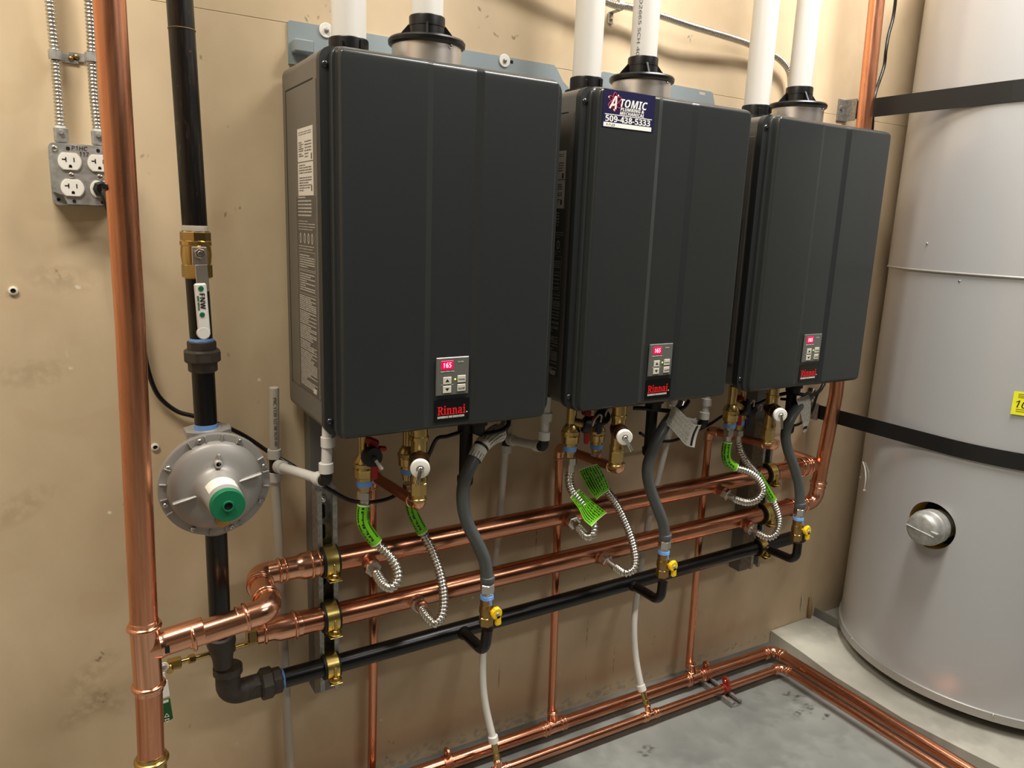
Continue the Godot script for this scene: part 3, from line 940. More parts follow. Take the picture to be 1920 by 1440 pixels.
func make_heater(label: String) -> Node3D:
	var t := thing("water_heater", label, "water heater", Vector3(0.225, 0.945, 0.02), "wall hung water heaters")
	# case: side walls, top and bottom as one shell with softened front edge, its lower rear cut off level
	var b := Mb.new()
	var x0 := -0.0086
	var x1 := 0.4586
	var rows := []
	for z in [0.012, 0.016, 0.2335]:
		var r := PackedVector3Array()
		var e: float = 0.004 if z < 0.013 else 0.0
		for q in [Vector2(1, -1), Vector2(1, 1), Vector2(-1, 1), Vector2(-1, -1)]:
			for j in 5:
				var a: float = q.angle() - PI / 4 + PI / 8 * j
				var rc := 0.016
				var cx: float = (x0 + rc) if q.x < 0 else (x1 - rc)
				var cy: float = (0.958 + rc) if q.y < 0 else (1.5985 - rc)
				r.append(Vector3(cx + cos(a) * (rc - e), cy + sin(a) * (rc - e), z))
		rows.append(r)
	b.surf(rows)
	var mid := Vector3(0.225, 1.28, 0.012)
	b.disc(mid, Vector3.FORWARD, rows[0])
	b.disc(Vector3(0.225, 1.28, 0.2335), F, rows[2])
	obj("case", b, M.case_, t)
	# pressed outline of the side panel: a narrow step
	for s in [x0, x1]:
		var o: float = -1.0 if s < 0 else 1.0
		b = Mb.new()
		b.box(Vector3(s + o * 0.0006, 1.2835, 0.1355), Vector3(0.0016, 0.539, 0.185), Basis(), 0.0007)
		obj("side_panel", b, M.case_, t)
		if o < 0:
			b = Mb.new()
			b.box(Vector3(s - 0.0006, 1.2835, 0.0425), Vector3(0.0022, 0.541, 0.003), Basis(), 0.0)
			b.box(Vector3(s - 0.0002, 1.5545, 0.125), Vector3(0.002, 0.0022, 0.165), Basis(), 0.0)
			obj("panel_edge", b, M.black_soft, t)
	# cover: flange with screws, then the pressed front
	b = Mb.new()
	var fl := PackedVector2Array()
	for q in [Vector2(1, 1), Vector2(-1, 1), Vector2(-1, -1), Vector2(1, -1)]:
		for j in 6:
			var a: float = q.angle() - PI / 4 + PI / 10 * j
			var cx: float = -0.0098 + 0.022 if q.x < 0 else 0.4602 - 0.022
			var cy: float = 0.952 + 0.022 if q.y < 0 else 1.6005 - 0.022
			fl.append(Vector2(cx + cos(a) * 0.022, cy + sin(a) * 0.022))
	b.prism(fl, Transform3D(Basis(), Vector3(0, 0, 0.2330)), 0.0165, true)
	obj("flange", b, M.flange, t)
	var fr := obj("front_cover", front_cover(), M.cover, t)
	b = Mb.new()
	for p in [Vector2(0, 1.572), Vector2(0.450, 1.572), Vector2(0, 0.9795), Vector2(0.450, 0.9795)]:
		b = Mb.new()
		b.ball(Vector3(p.x, p.y, 0.2497), 0.0058, F, 0.55, 14)
		var s := obj("cover_screw", b, M.dark_screw, t)
		b = Mb.new()
		b.lathe(Vector3(p.x, p.y, 0.2512), F, [Vector2(0, 0.0022), Vector2(0.0018, 0.0022)], 6)
		obj("socket", b, M.hole, s)
	# control panel
	b = Mb.new()
	b.box(Vector3(0.228, 1.0495, 0.2716), Vector3(0.068, 0.0725, 0.0026), Basis(), 0.0009)
	b.box(Vector3(0.228, 1.0495, 0.2726), Vector3(0.0655, 0.070, 0.0018), Basis(), 0.0003)
	var cp := obj("control_panel", b, M.grey_panel, t)
	var red := mat(Color(0.75, 0.0, 0.22), 0.3)
	red.emission_enabled = true
	red.emission = Color(0.95, 0.0, 0.28)
	red.emission_energy_multiplier = 0.75
	b = Mb.new()
	b.box(Vector3(0.2158, 1.0712, 0.2737), Vector3(0.0245, 0.0165, 0.0008), Basis(), 0.0003)
	obj("display_screen", b, red, cp)
	var lit := mat(Color(1, 0.9, 1), 0.3)
	lit.emission_enabled = true
	lit.emission = Color(1.0, 0.82, 0.95)
	lit.emission_energy_multiplier = 1.3
	lettering("display_digits", "165", Vector3(0.2158, 1.0713, 0.2742), R, Vector3.UP, 0.0165, 0.0092, lit, cp, true, "Droid Sans Mono", 0.12)
	for p in [[0.2162, 1.0420, "up"], [0.2162, 1.0250, "down"], [0.2462, 1.0435, "Priority"], [0.2462, 1.0265, "On/Off"]]:
		b = Mb.new()
		b.box(Vector3(p[0], p[1], 0.2741), Vector3(0.0172, 0.0135, 0.0016), Basis(), 0.0006)
		var bt := obj("button", b, M.button, cp)
		b = Mb.new()
		if p[2] == "up" or p[2] == "down":
			var d := 1.0 if p[2] == "up" else -1.0
			b.prism(PackedVector2Array([Vector2(-0.0043, -0.0026 * d), Vector2(0.0043, -0.0026 * d), Vector2(0, 0.0030 * d)]), Transform3D(Basis(), Vector3(p[0], p[1], 0.2747)), 0.0004)
			obj("arrow", b, M.ink, bt)
		else:
			lettering("button_text", p[2], Vector3(p[0], p[1] - 0.0012, 0.2750), R, Vector3.UP, 0.0138, 0.0042, M.ink, bt, false)
	b = Mb.new()
	b.ball(Vector3(0.2330, 1.0433, 0.2737), 0.0018, F, 0.6, 10)
	var led := mat(Color(0.8, 1.0, 0.4), 0.3)
	led.emission_enabled = true
	led.emission = Color(0.75, 1.0, 0.3)
	led.emission_energy_multiplier = 1.2
	obj("led_lamp", b, led, cp)
	lettering("panel_text", "In Use", Vector3(0.2440, 1.0765, 0.2739), R, Vector3.UP, 0.011, 0.0026, M.paper, cp, false)
	lettering("panel_text", "Approx Water Temp", Vector3(0.2165, 1.0590, 0.2739), R, Vector3.UP, 0.0285, 0.0030, M.paper, cp, false)
	lettering("panel_text", "Hot Water Temp", Vector3(0.2165, 1.0336, 0.2739), R, Vector3.UP, 0.0240, 0.0026, M.paper, cp, false)
	# badge below it
	b = Mb.new()
	b.box(Vector3(0.229, 0.9835, 0.2707), Vector3(0.073, 0.042, 0.0007), Basis(), 0.0)
	var bd := obj("badge", b, mat(Color(0.05, 0.055, 0.06), 0.22), t)
	lettering("logo", "Rinnai", Vector3(0.2280, 0.9842, 0.2713), R, Vector3.UP, 0.0590, 0.0175, M.logo_red, bd, true, "Droid Serif")
	b = Mb.new()
	b.ball(Vector3(0.2605, 0.9772, 0.2712), 0.0013, F, 0.4, 8)
	obj("trademark_dot", b, M.white, bd)
	lettering("slogan", "EXPERIENCE OUR INNOVATION", Vector3(0.2270, 0.9708, 0.2713), R, Vector3.UP, 0.0560, 0.0040, M.paper, bd, true)
	# rating label and printed warnings on the left side
	var im := Image.create(128, 160, false, Image.FORMAT_RGB8)
	im.fill(Color(0.80, 0.78, 0.74))
	var ink := Color(0.16, 0.15, 0.14)
	print_rows(im, 0.08, 0.92, 0.06, 0.13, 5, 2, ink, 1)
	print_rows(im, 0.08, 0.40, 0.20, 0.45, 5, 3, ink, 2)
	print_rows(im, 0.48, 0.92, 0.20, 0.45, 7, 3, ink, 3)
	im.fill_rect(Rect2i(0, 79, 128, 2), Color(0.2, 0.2, 0.19))
	print_rows(im, 0.08, 0.92, 0.54, 0.70, 6, 3, ink, 4)
	print_rows(im, 0.08, 0.90, 0.73, 0.97, 6, 3, ink, 5)
	im.fill_rect(Rect2i(112, 62, 8, 14), ink)
	im.fill_rect(Rect2i(110, 136, 8, 14), ink)
	var m := mat(Color.WHITE, 0.5)
	m.albedo_texture = tex(im)
	plate("rating_label", Vector3(-0.0102, 1.4245, 0.1635), Vector3(0, 0, 0.093), Vector3(0, 0.114, 0), m, t, 0.0005)
	im = Image.create(160, 512, false, Image.FORMAT_RGB8)
	var ground := Color(0.30, 0.29, 0.27)
	im.fill(ground)
	ink = Color(0.74, 0.72, 0.68)
	print_rows(im, 0.10, 0.80, 0.00, 0.11, 9, 4, ink, 11)
	print_rows(im, 0.10, 0.95, 0.12, 0.17, 7, 2, ink, 12)
	for x in [30, 66, 98, 128]:
		for a in 24:
			var v := Vector2(0, 1).rotated(TAU * a / 24.0) * Vector2(6, 12)
			im.fill_rect(Rect2i(x + int(v.x), 104 + int(v.y), 3, 3), ink)
	print_rows(im, 0.10, 0.90, 0.245, 0.27, 7, 2, ink, 13)
	for q in [[140, 46], [190, 60]]:
		im.fill_rect(Rect2i(14, q[0], 136, 1), ink)
		im.fill_rect(Rect2i(14, q[0] + q[1], 136, 1), ink)
		im.fill_rect(Rect2i(14, q[0], 1, q[1]), ink)
		im.fill_rect(Rect2i(149, q[0], 1, q[1]), ink)
	print_rows(im, 0.13, 0.90, 0.29, 0.36, 6, 3, ink, 14)
	print_rows(im, 0.13, 0.90, 0.385, 0.48, 6, 3, ink, 15)
	print_rows(im, 0.08, 0.95, 0.50, 0.99, 5, 3, ink, 16)
	im.fill_rect(Rect2i(118, 494, 26, 14), ink)
	m = mat(Color.WHITE, 0.42)
	m.albedo_texture = tex(im)
	plate("printed_notice", Vector3(-0.0101, 1.191, 0.1595), Vector3(0, 0, 0.118), Vector3(0, 0.350, 0), m, t, 0.0003)
	# vent connections on the top
	var c := Vector3(0.0745, 1.5985, 0.147)
	b = Mb.new()
	b.lathe(c, Vector3.UP, [Vector2(0, 0.045), Vector2(0.012, 0.044), Vector2(0.014, 0.0345), Vector2(0.036, 0.0345), Vector2(0.038, 0.0335), Vector2(0.038, 0.0300)], 36)
	b.box(c + Vector3(0.012, 0.027, 0.0345), Vector3(0.006, 0.016, 0.004), Basis(), 0.001)
	b.box(c + Vector3(-0.022, 0.018, 0.030), Vector3(0.004, 0.022, 0.012), Basis(Vector3.UP, -0.7), 0.001)
	obj("intake_collar", b, M.black, t)
	c = Vector3(0.2235, 1.5985, 0.147)
	b = Mb.new()
	b.lathe(c, Vector3.UP, [Vector2(0, 0.0640), Vector2(0.050, 0.0640), Vector2(0.0515, 0.0625)], 48)
	var ex := obj("exhaust_ring", b, M.alu, t)
	b = Mb.new()
	b.ball(c + Vector3(0.0185, 0.042, 0.0615), 0.0042, F, 0.7, 12)
	obj("screw", b, M.chrome, ex)
	b = Mb.new()
	b.lathe(c, Vector3.UP, [Vector2(0.045, 0.0665), Vector2(0.048, 0.0705), Vector2(0.054, 0.0712), Vector2(0.0575, 0.0690), Vector2(0.0585, 0.0640), Vector2(0.0640, 0.0345), Vector2(0.0640, 0.0328), Vector2(0.0800, 0.0326), Vector2(0.0802, 0.0336), Vector2(0.0815, 0.0336), Vector2(0.0817, 0.0330), Vector2(0.0965, 0.0330), Vector2(0.0980, 0.0320), Vector2(0.0980, 0.0296)], 48)
	for k in 4:
		var a := TAU * k / 4.0 + 0.42
		var d := Vector3(cos(a), 0, sin(a))
		b.prism(PackedVector2Array([Vector2(0.031, 0.056), Vector2(0.058, 0.056), Vector2(0.034, 0.084), Vector2(0.031, 0.084)]), Transform3D(Basis(d, Vector3.UP, d.cross(Vector3.UP)), c - d.cross(Vector3.UP) * 0.002), 0.004)
	obj("exhaust_adapter", b, M.black, t)
	return t

# The pressed front: rounded rim, two plain fields and a shallow channel between two sloped ribs.
func front_cover() -> Mb:
	var b := Mb.new()
	var xl := 0.0055
	var xr := 0.4450
	var yb := 0.9460
	var yt := 1.6015
	# x across, z above the flange face (0.2495)
	var prof := []
	for k in 5:
		var a := PI / 2 * k / 4.0
		prof.append(Vector2(xl + 0.004 * (1 - cos(a)), 0.010 * sin(a)))
	prof.append(Vector2(xl + 0.0075, 0.0102))
	for k in 6:
		var a := PI / 2 * k / 5.0
		prof.append(Vector2(xl + 0.008 + 0.007 * (1 - cos(a)), 0.0108 + 0.0152 * sin(a)))
	var flat := 0.026
	for x in [0.06, 0.12, 0.1685]:
		prof.append(Vector2(x, flat))
	prof.append_array([Vector2(0.1690, flat - 0.0002), Vector2(0.1700, flat - 0.0005), Vector2(0.1808, flat - 0.0045), Vector2(0.1818, flat - 0.0049), Vector2(0.1830, flat - 0.0050), Vector2(0.225, flat - 0.0050), Vector2(0.2640, flat - 0.0050), Vector2(0.2652, flat - 0.0049), Vector2(0.2662, flat - 0.0045), Vector2(0.2776, flat - 0.0004), Vector2(0.2786, flat - 0.0001), Vector2(0.2795, flat), Vector2(0.32, flat), Vector2(0.38, flat)])
	for k in 7:
		var a := PI / 2 * (1.0 - k / 6.0)
		prof.append(Vector2(xr - 0.011 * (1 - cos(a)), 0.006 + 0.020 * sin(a)))
	prof.append(Vector2(xr, 0.0))
	var rc := 0.020
	var re := 0.012
	var ys := []
	for k in 9:
		ys.append(yb + re * (1 - cos(PI / 2 * k / 8.0)))
	for y in [0.964, 0.97, 0.99, 1.05, 1.2, 1.35, 1.5, 1.57, 1.58]:
		ys.append(y)
	for k in 9:
		ys.append(yt - re * (1 - cos(PI / 2 * (1.0 - k / 8.0))))
	var rows := []
	for y in ys:
		var row := PackedVector3Array()
		var e := minf(y - yb, yt - y)
		var f := 1.0 if e >= re else sqrt(maxf(0.0, 1.0 - pow(1.0 - e / re, 2)))
		var ins := 0.0 if e >= rc else rc - sqrt(maxf(0.0, rc * rc - pow(rc - e, 2)))
		var g: float = (xr - xl - 2 * ins) / (xr - xl)
		for p in prof:
			var x: float = p.x
			var edge := 0.040
			if x < xl + edge:
				x += ins * (1.0 - (x - xl) / edge)
			elif x > xr - edge:
				x -= ins * (1.0 - (xr - x) / edge)
			row.append(Vector3(x, y, 0.2485 + p.y * f))
		rows.append(row)
	b.surf(rows, false)
	return b

func vent_pipes() -> void:
	var names := [["white plastic intake pipe rising from the heater beside the gas pipe", "white plastic exhaust pipe above the heater beside the gas pipe"], ["white plastic intake pipe behind the heater with the blue sticker", "white plastic exhaust pipe printed SCH 40, above the heater with the blue sticker"], ["white plastic intake pipe rising from the heater nearest the tank", "white plastic exhaust pipe above the heater nearest the tank"]]
	for k in 3:
		for s in 2:
			var c := Vector3([0.0745, 0.2235][s] + 0.515 * k, [1.624, 1.684][s], 0.147)
			var t := thing("vent_pipe", names[k][s], "pipe", c, "white plastic vent pipes")
			var b := Mb.new()
			b.rod(c, Vector3(c.x, 3.29, c.z), [0.0302, 0.0292][s], 32)
			obj("pipe", b, M.pvc, t)
			if k == 1 and s == 1:
				lettering("printed_text", "PVC ASTM D2665 SCH 40", c + Vector3(-0.0270, 0.112, 0.0126), Vector3.DOWN, Vector3(0.42, 0, 0.90), 0.20, 0.0072, M.ink_grey, t, false)

func sticker() -> void:
	var c := Vector3(0.6055, 1.5605, 0.2749)
	var t := thing("sticker", "dark blue service sticker with a red atom and phone number, on the middle heater", "sticker", c - Vector3(0, 0.035, 0))
	var b := Mb.new()
	b.box(c, Vector3(0.131, 0.0705, 0.0005))
	obj("backing", b, M.navy, t)
	var z := 0.0003
	# red atom: three crossed orbits and their dots
	b = Mb.new()
	var o := c + Vector3(-0.0375, 0.0130, z)
	for k in 3:
		var pts := PackedVector3Array()
		for j in 33:
			var a := TAU * j / 32.0
			var q := Vector2(cos(a) * 0.0178, sin(a) * 0.0056).rotated(PI / 2 + k * PI / 3.0)
			pts.append(o + Vector3(q.x, q.y, 0))
		b.tube(pts, 0.0007, 6, false)
	obj("atom_orbits", b, mat(Color(0.80, 0.14, 0.22), 0.4), t)
	b = Mb.new()
	for q in [Vector2(-0.0150, 0.0075), Vector2(0.0080, 0.0125), Vector2(-0.0005, -0.0150)]:
		b.ball(o + Vector3(q.x, q.y, 0), 0.0018, F, 0.4, 10)
	obj("atom_dots", b, M.white, t)
	lettering("sticker_text", "A", o + Vector3(-0.001, -0.001, 0.0004), R, Vector3.UP, 0.0185, 0.0240, M.white, t, true, "Droid Sans", 0.30)
	lettering("sticker_text", "TOMIC", c + Vector3(0.0100, 0.0130, 0.0004), R, Vector3.UP, 0.0690, 0.0150, M.white, t, true, "Droid Sans", 0.22)
	lettering("sticker_text", "PLUMBING &", c + Vector3(0.0085, 0.0015, 0.0004), R, Vector3.UP, 0.0600, 0.0062, M.white, t, true, "Droid Sans", 0.22)
	lettering("sticker_text", "MECHANICAL", c + Vector3(0.0085, -0.0060, 0.0004), R, Vector3.UP, 0.0620, 0.0060, M.white, t, true, "Droid Sans", 0.22)
	b = Mb.new()
	b.box(c + Vector3(0, -0.0108, z), Vector3(0.120, 0.0014, 0.0004))
	obj("rule", b, M.white, t)
	lettering("sticker_text", "509-438-5333", c + Vector3(-0.001, -0.0185, 0.0004), R, Vector3.UP, 0.1140, 0.0115, M.white, t, true)
	b = Mb.new()
	b.box(c + Vector3(-0.001, -0.0300, z), Vector3(0.122, 0.0082, 0.0005), Basis(), 0.0001)
	obj("writing_strip", b, M.white, t)
	lettering("pen_marks", "Y-7-23", c + Vector3(-0.045, -0.0300, 0.0007), R, Vector3.UP, 0.022, 0.0042, M.ink_grey, t, false, "Droid Sans", 0.2)

# One brass isolating valve: neck, union body, tape, brass end, steel nut and tube.
func iso_valve(at: Vector3, label: String, cap_at, handle: Material, loop: bool, s := 1.0) -> Node3D:
	var t := thing("isolation_valve", label, "valve", at + D * 0.135 * s, "brass isolation valves under the heaters")
	var b := Mb.new()
	b.rod(at + Vector3.UP * 0.02, at + D * 0.031 * s, 0.0112 * s, 20)
	b.lathe(at, D, [Vector2(0.026 * s, 0.0112 * s), Vector2(0.038 * s, 0.0192 * s), Vector2(0.052 * s, 0.0200 * s), Vector2(0.0535 * s, 0.0208 * s), Vector2(0.0560 * s, 0.0208 * s), Vector2(0.0575 * s, 0.0200 * s), Vector2(0.0700 * s, 0.0196 * s), Vector2(0.0730 * s, 0.0150 * s), Vector2(0.0850 * s, 0.0148 * s)], 28)
	b.hex(at + D * 0.041 * s, at + D * 0.052 * s, 0.0218 * s, 0.4, 8)
	obj("body", b, M.brass, t)
	b = Mb.new()
	b.lathe(at, D, [Vector2(0.0780 * s, 0.0140 * s), Vector2(0.0785 * s, 0.0158 * s), Vector2(0.0900 * s, 0.0150 * s), Vector2(0.0905 * s, 0.0130 * s)], 20)
	obj("thread_tape", b, M.blue_tape, t)
	b = Mb.new()
	b.lathe(at, D, [Vector2(0.0900 * s, 0.0125 * s), Vector2(0.0950 * s, 0.0125 * s), Vector2(0.0960 * s, 0.0108 * s), Vector2(0.1040 * s, 0.0108 * s)], 18)
	obj("nipple", b, M.brass, t)
	if cap_at != null:
		var c: Vector3 = cap_at
		var from := at + D * 0.022 * s
		b = Mb.new()
		b.rod(from, from.lerp(c, 0.7), 0.010 * s, 16)
		obj("drain_port", b, M.brass_dark, t)
		var ax := (c - from).normalized()
		b = Mb.new()
		b.lathe(c - ax * 0.018 * s, ax, [Vector2(0, 0.0165 * s), Vector2(0.003 * s, 0.0195 * s), Vector2(0.012 * s, 0.0195 * s), Vector2(0.017 * s, 0.0180 * s), Vector2(0.018 * s, 0.0165 * s), Vector2(0.018 * s, 0.006 * s), Vector2(0.022 * s, 0.0045 * s), Vector2(0.024 * s, 0.003 * s)], 24)
		var cap := obj("drain_cap", b, M.black_soft, t)
		b = Mb.new()
		if loop:
			b.tube(cr([c + Vector3(0.002, 0.0, 0.004), c + Vector3(0.006, 0.014, 0.006), c + Vector3(0.020, 0.024, 0.004), c + Vector3(0.030, 0.018, 0.0), c + Vector3(0.026, 0.006, 0.002)], 5), 0.0022, 8)
		else:
			b.tube(PackedVector3Array([c + ax * 0.002, c + Vector3(0.014, -0.022, 0.004)]), [0.003, 0.004], 6)
		obj("cap_strap", b, M.pvc_dull, cap)
		b = Mb.new()
		var p := c + Vector3(0.004, 0.020, -0.028)
		b.box(p + Vector3(0.004, 0.002, 0), Vector3(0.024, 0.016, 0.014), Basis(F, -0.5), 0.004)
		b.box(p + Vector3(0.022, -0.012, 0.002), Vector3(0.018, 0.010, 0.010), Basis(F, -0.2), 0.003)
		b.box(p + Vector3(0.006, -0.046, 0.002), Vector3(0.013, 0.050, 0.009), Basis(F, 0.06), 0.003)
		obj("handle", b, handle, t)
	return t

func relief_valve(at: Vector3, cap: Vector3, elbow: Vector3, label: String, lever: Vector3, s := 1.0) -> void:
	var t := thing("relief_valve", label, "valve", elbow + Vector3.UP * 0.01, "pressure relief valves under the heaters")
	var y := cap.y + 0.004
	var b := Mb.new()
	b.lathe(at + Vector3.UP * 0.02, D, [Vector2(0, 0.0165 * s), Vector2(0.026, 0.0165 * s), Vector2(0.0265, 0.0185 * s), Vector2(0.034, 0.0185 * s), Vector2(0.0345, 0.0158 * s), Vector2(0.02 + at.y - y, 0.0158 * s)], 24)
	obj("inlet_bushing", b, M.brass, t)
	var c := Vector3(at.x, y, at.z)
	b = Mb.new()
	var fw := (cap - c)
	b.lathe(c - fw.normalized() * 0.016, fw, [Vector2(0, 0.0150 * s), Vector2(0.014, 0.0190 * s), Vector2(0.016 + fw.length() * 0.45, 0.0190 * s), Vector2(0.017 + fw.length() * 0.45, 0.0165 * s), Vector2(0.016 + fw.length() * 0.8, 0.0165 * s)], 26)
	obj("body", b, mat(Color(0.30, 0.19, 0.12), 0.35, 0.8), t)
	b = Mb.new()
	b.lathe(cap - fw.normalized() * 0.012, fw, [Vector2(0, 0.0165 * s), Vector2(0.003, 0.0182 * s), Vector2(0.011, 0.0182 * s), Vector2(0.0125, 0.0165 * s), Vector2(0.0132, 0.0080 * s), Vector2(0.0100, 0.0072 * s)], 28)
	var wc := obj("cap", b, M.white, t)
	b = Mb.new()
	var n := fw.normalized()
	b.ball(cap + n * 0.001, 0.0058 * s, n, 0.7, 12)
	var q := lever
	b.tube(PackedVector3Array([cap + n * 0.003 - R * 0.003, q - R * 0.003, q + R * 0.003, cap + n * 0.003 + R * 0.003]), 0.0016, 8)
	b.tube(PackedVector3Array([cap + n * 0.003, q.lerp(cap, 0.4)]), 0.0020, 8)
	obj("test_lever", b, M.chrome, wc)
	b = Mb.new()
	var bot := elbow.y + 0.008
	b.lathe(c, D, [Vector2(0, 0.0150 * s), Vector2((y - bot) * 0.40, 0.0150 * s), Vector2((y - bot) * 0.44, 0.0172 * s), Vector2((y - bot) * 0.52, 0.0172 * s), Vector2((y - bot) * 0.54, 0.0140 * s), Vector2(y - bot, 0.0140 * s)], 22)
	b.hex(c + D * (y - bot) * 0.56, c + D * (y - bot) * 0.86, 0.0165 * s, 0.3, 6)
	b.ring(c + D * (y - bot) * 0.95, D, 0.0135 * s, 0.0030 * s, 22)
	obj("outlet_nut", b, M.brass, t)

# Copper discharge line: elbow under the relief valve, run back to the wall, drop to the floor.
func drop_pipe(elbow: Vector3, top: Vector3, mid: Vector3, foot: Vector3, label: String, s := 1.0) -> void:
	var t := thing("discharge_pipe", label, "pipe", foot, "copper discharge pipes on the wall")
	var r := 0.0100
	var b := Mb.new()
	var dirn := (top - elbow).normalized()
	b.tube(bend([elbow + Vector3.UP * 0.016, elbow, elbow + dirn * 0.030], 0.016), 0.0128 * s, 20)
	b.ring(elbow + dirn * 0.028, dirn, 0.0122 * s, 0.0026, 20)
	obj("elbow", b, M.copper_fit, t)
	b = Mb.new()
	b.rod(elbow + dirn * 0.026, top - dirn * 0.02, 0.0112 * s, 20)
	obj("run", b, M.copper_dull, t)
	b = Mb.new()
	b.tube(bend([top - dirn * 0.028, top, top.lerp(mid, 0.03 / top.distance_to(mid))], 0.014), 0.0125, 20)
	b.ring(top.lerp(mid, 0.029 / top.distance_to(mid)), D, 0.0120, 0.0024, 20)
	b.ring(top - dirn * 0.028, dirn, 0.0120, 0.0024, 20)
	obj("elbow", b, M.copper_fit, t)
	b = Mb.new()
	b.tube(cr([top.lerp(mid, 0.026 / top.distance_to(mid)), mid, foot], 10), r, 20)
	obj("pipe", b, M.copper_tube, t)

func hose(called: String, label: String, path: Array, tag_path, tag_r: float, flap: bool, nut_from: Vector3, base: Vector3) -> Node3D:
	var t := thing(called, label, "hose", base, "ribbed steel hoses from the valves to the headers")
	var b := Mb.new()
	ribbed(b, cr(path, 8), 0.0083, 0.0074, 0.0021, 14)
	obj("ribbed_tube", b, M.steel, t)
	# upper end: hex nut and plain sleeve
	b = Mb.new()
	var p0: Vector3 = path[0]
	var up: Vector3 = (p0 - path[1]).normalized()
	up = up.lerp(Vector3.UP, 0.8).normalized()
	b.rod(p0 - up * 0.004, p0 + up * 0.022, 0.0085, 16)
	obj("sleeve", b, M.alu, t)
	b = Mb.new()
	b.hex(p0 + up * 0.017, p0 + up * 0.034, 0.0142, 0.2)
	obj("nut", b, M.steel, t)
	var e: Vector3 = path[path.size() - 1]
	b = Mb.new()
	b.rod(e, e.lerp(nut_from, 0.9), 0.0088, 16)
	obj("sleeve", b, M.alu, t)
	b = Mb.new()
	b.hex(e.lerp(nut_from, 0.62), e.lerp(nut_from, 1.15), 0.0172, 0.3)
	obj("nut", b, M.steel, t)
	if tag_path != null:
		b = Mb.new()
		var tp := cr(tag_path, 6)
		if flap:
			pass
		else:
			b.tube(tp, tag_r, 18, false)
			var run := 0.0
			for k in b.V.size():
				run = maxf(run, b.U[k].y)
			for k in b.V.size():
				b.U[k].y = b.U[k].y / run
			obj("printed_tag", b, M.tag_green, t)
	return t

# A limp printed sheet: a strip along a path with its own sideways direction.
func sheet(called: String, path: PackedVector3Array, sides: Array, m: Material, parent: Node, thick := 0.0005) -> MeshInstance3D:
	var b := Mb.new()
	var rows := []
	for pass_ in 2:
		rows = []
		for i in path.size():
			var f := float(i) / (path.size() - 1) * (sides.size() - 1)
			var k := mini(int(f), sides.size() - 2)
			var s: Vector3 = sides[k].lerp(sides[k + 1], f - k)
			var t := (path[mini(i + 1, path.size() - 1)] - path[maxi(i - 1, 0)]).normalized()
			var n := s.cross(t).normalized()
			var row := PackedVector3Array()
			for j in 9:
				var u := j / 8.0 * 2.0 - 1.0
				if pass_ == 1:
					u = -u
				row.append(path[i] + s * u + n * (cos(u * 1.4) * 0.005 + (0.0 if pass_ == 0 else -thick)))
			rows.append(row)
		var k0 := b.V.size()
		b.surf(rows, false)
		for k in range(k0, b.V.size()):
			b.U[k] = Vector2(b.U[k].x, float((k - k0) / 9) / (path.size() - 1))
	return obj(called, b, m, parent)

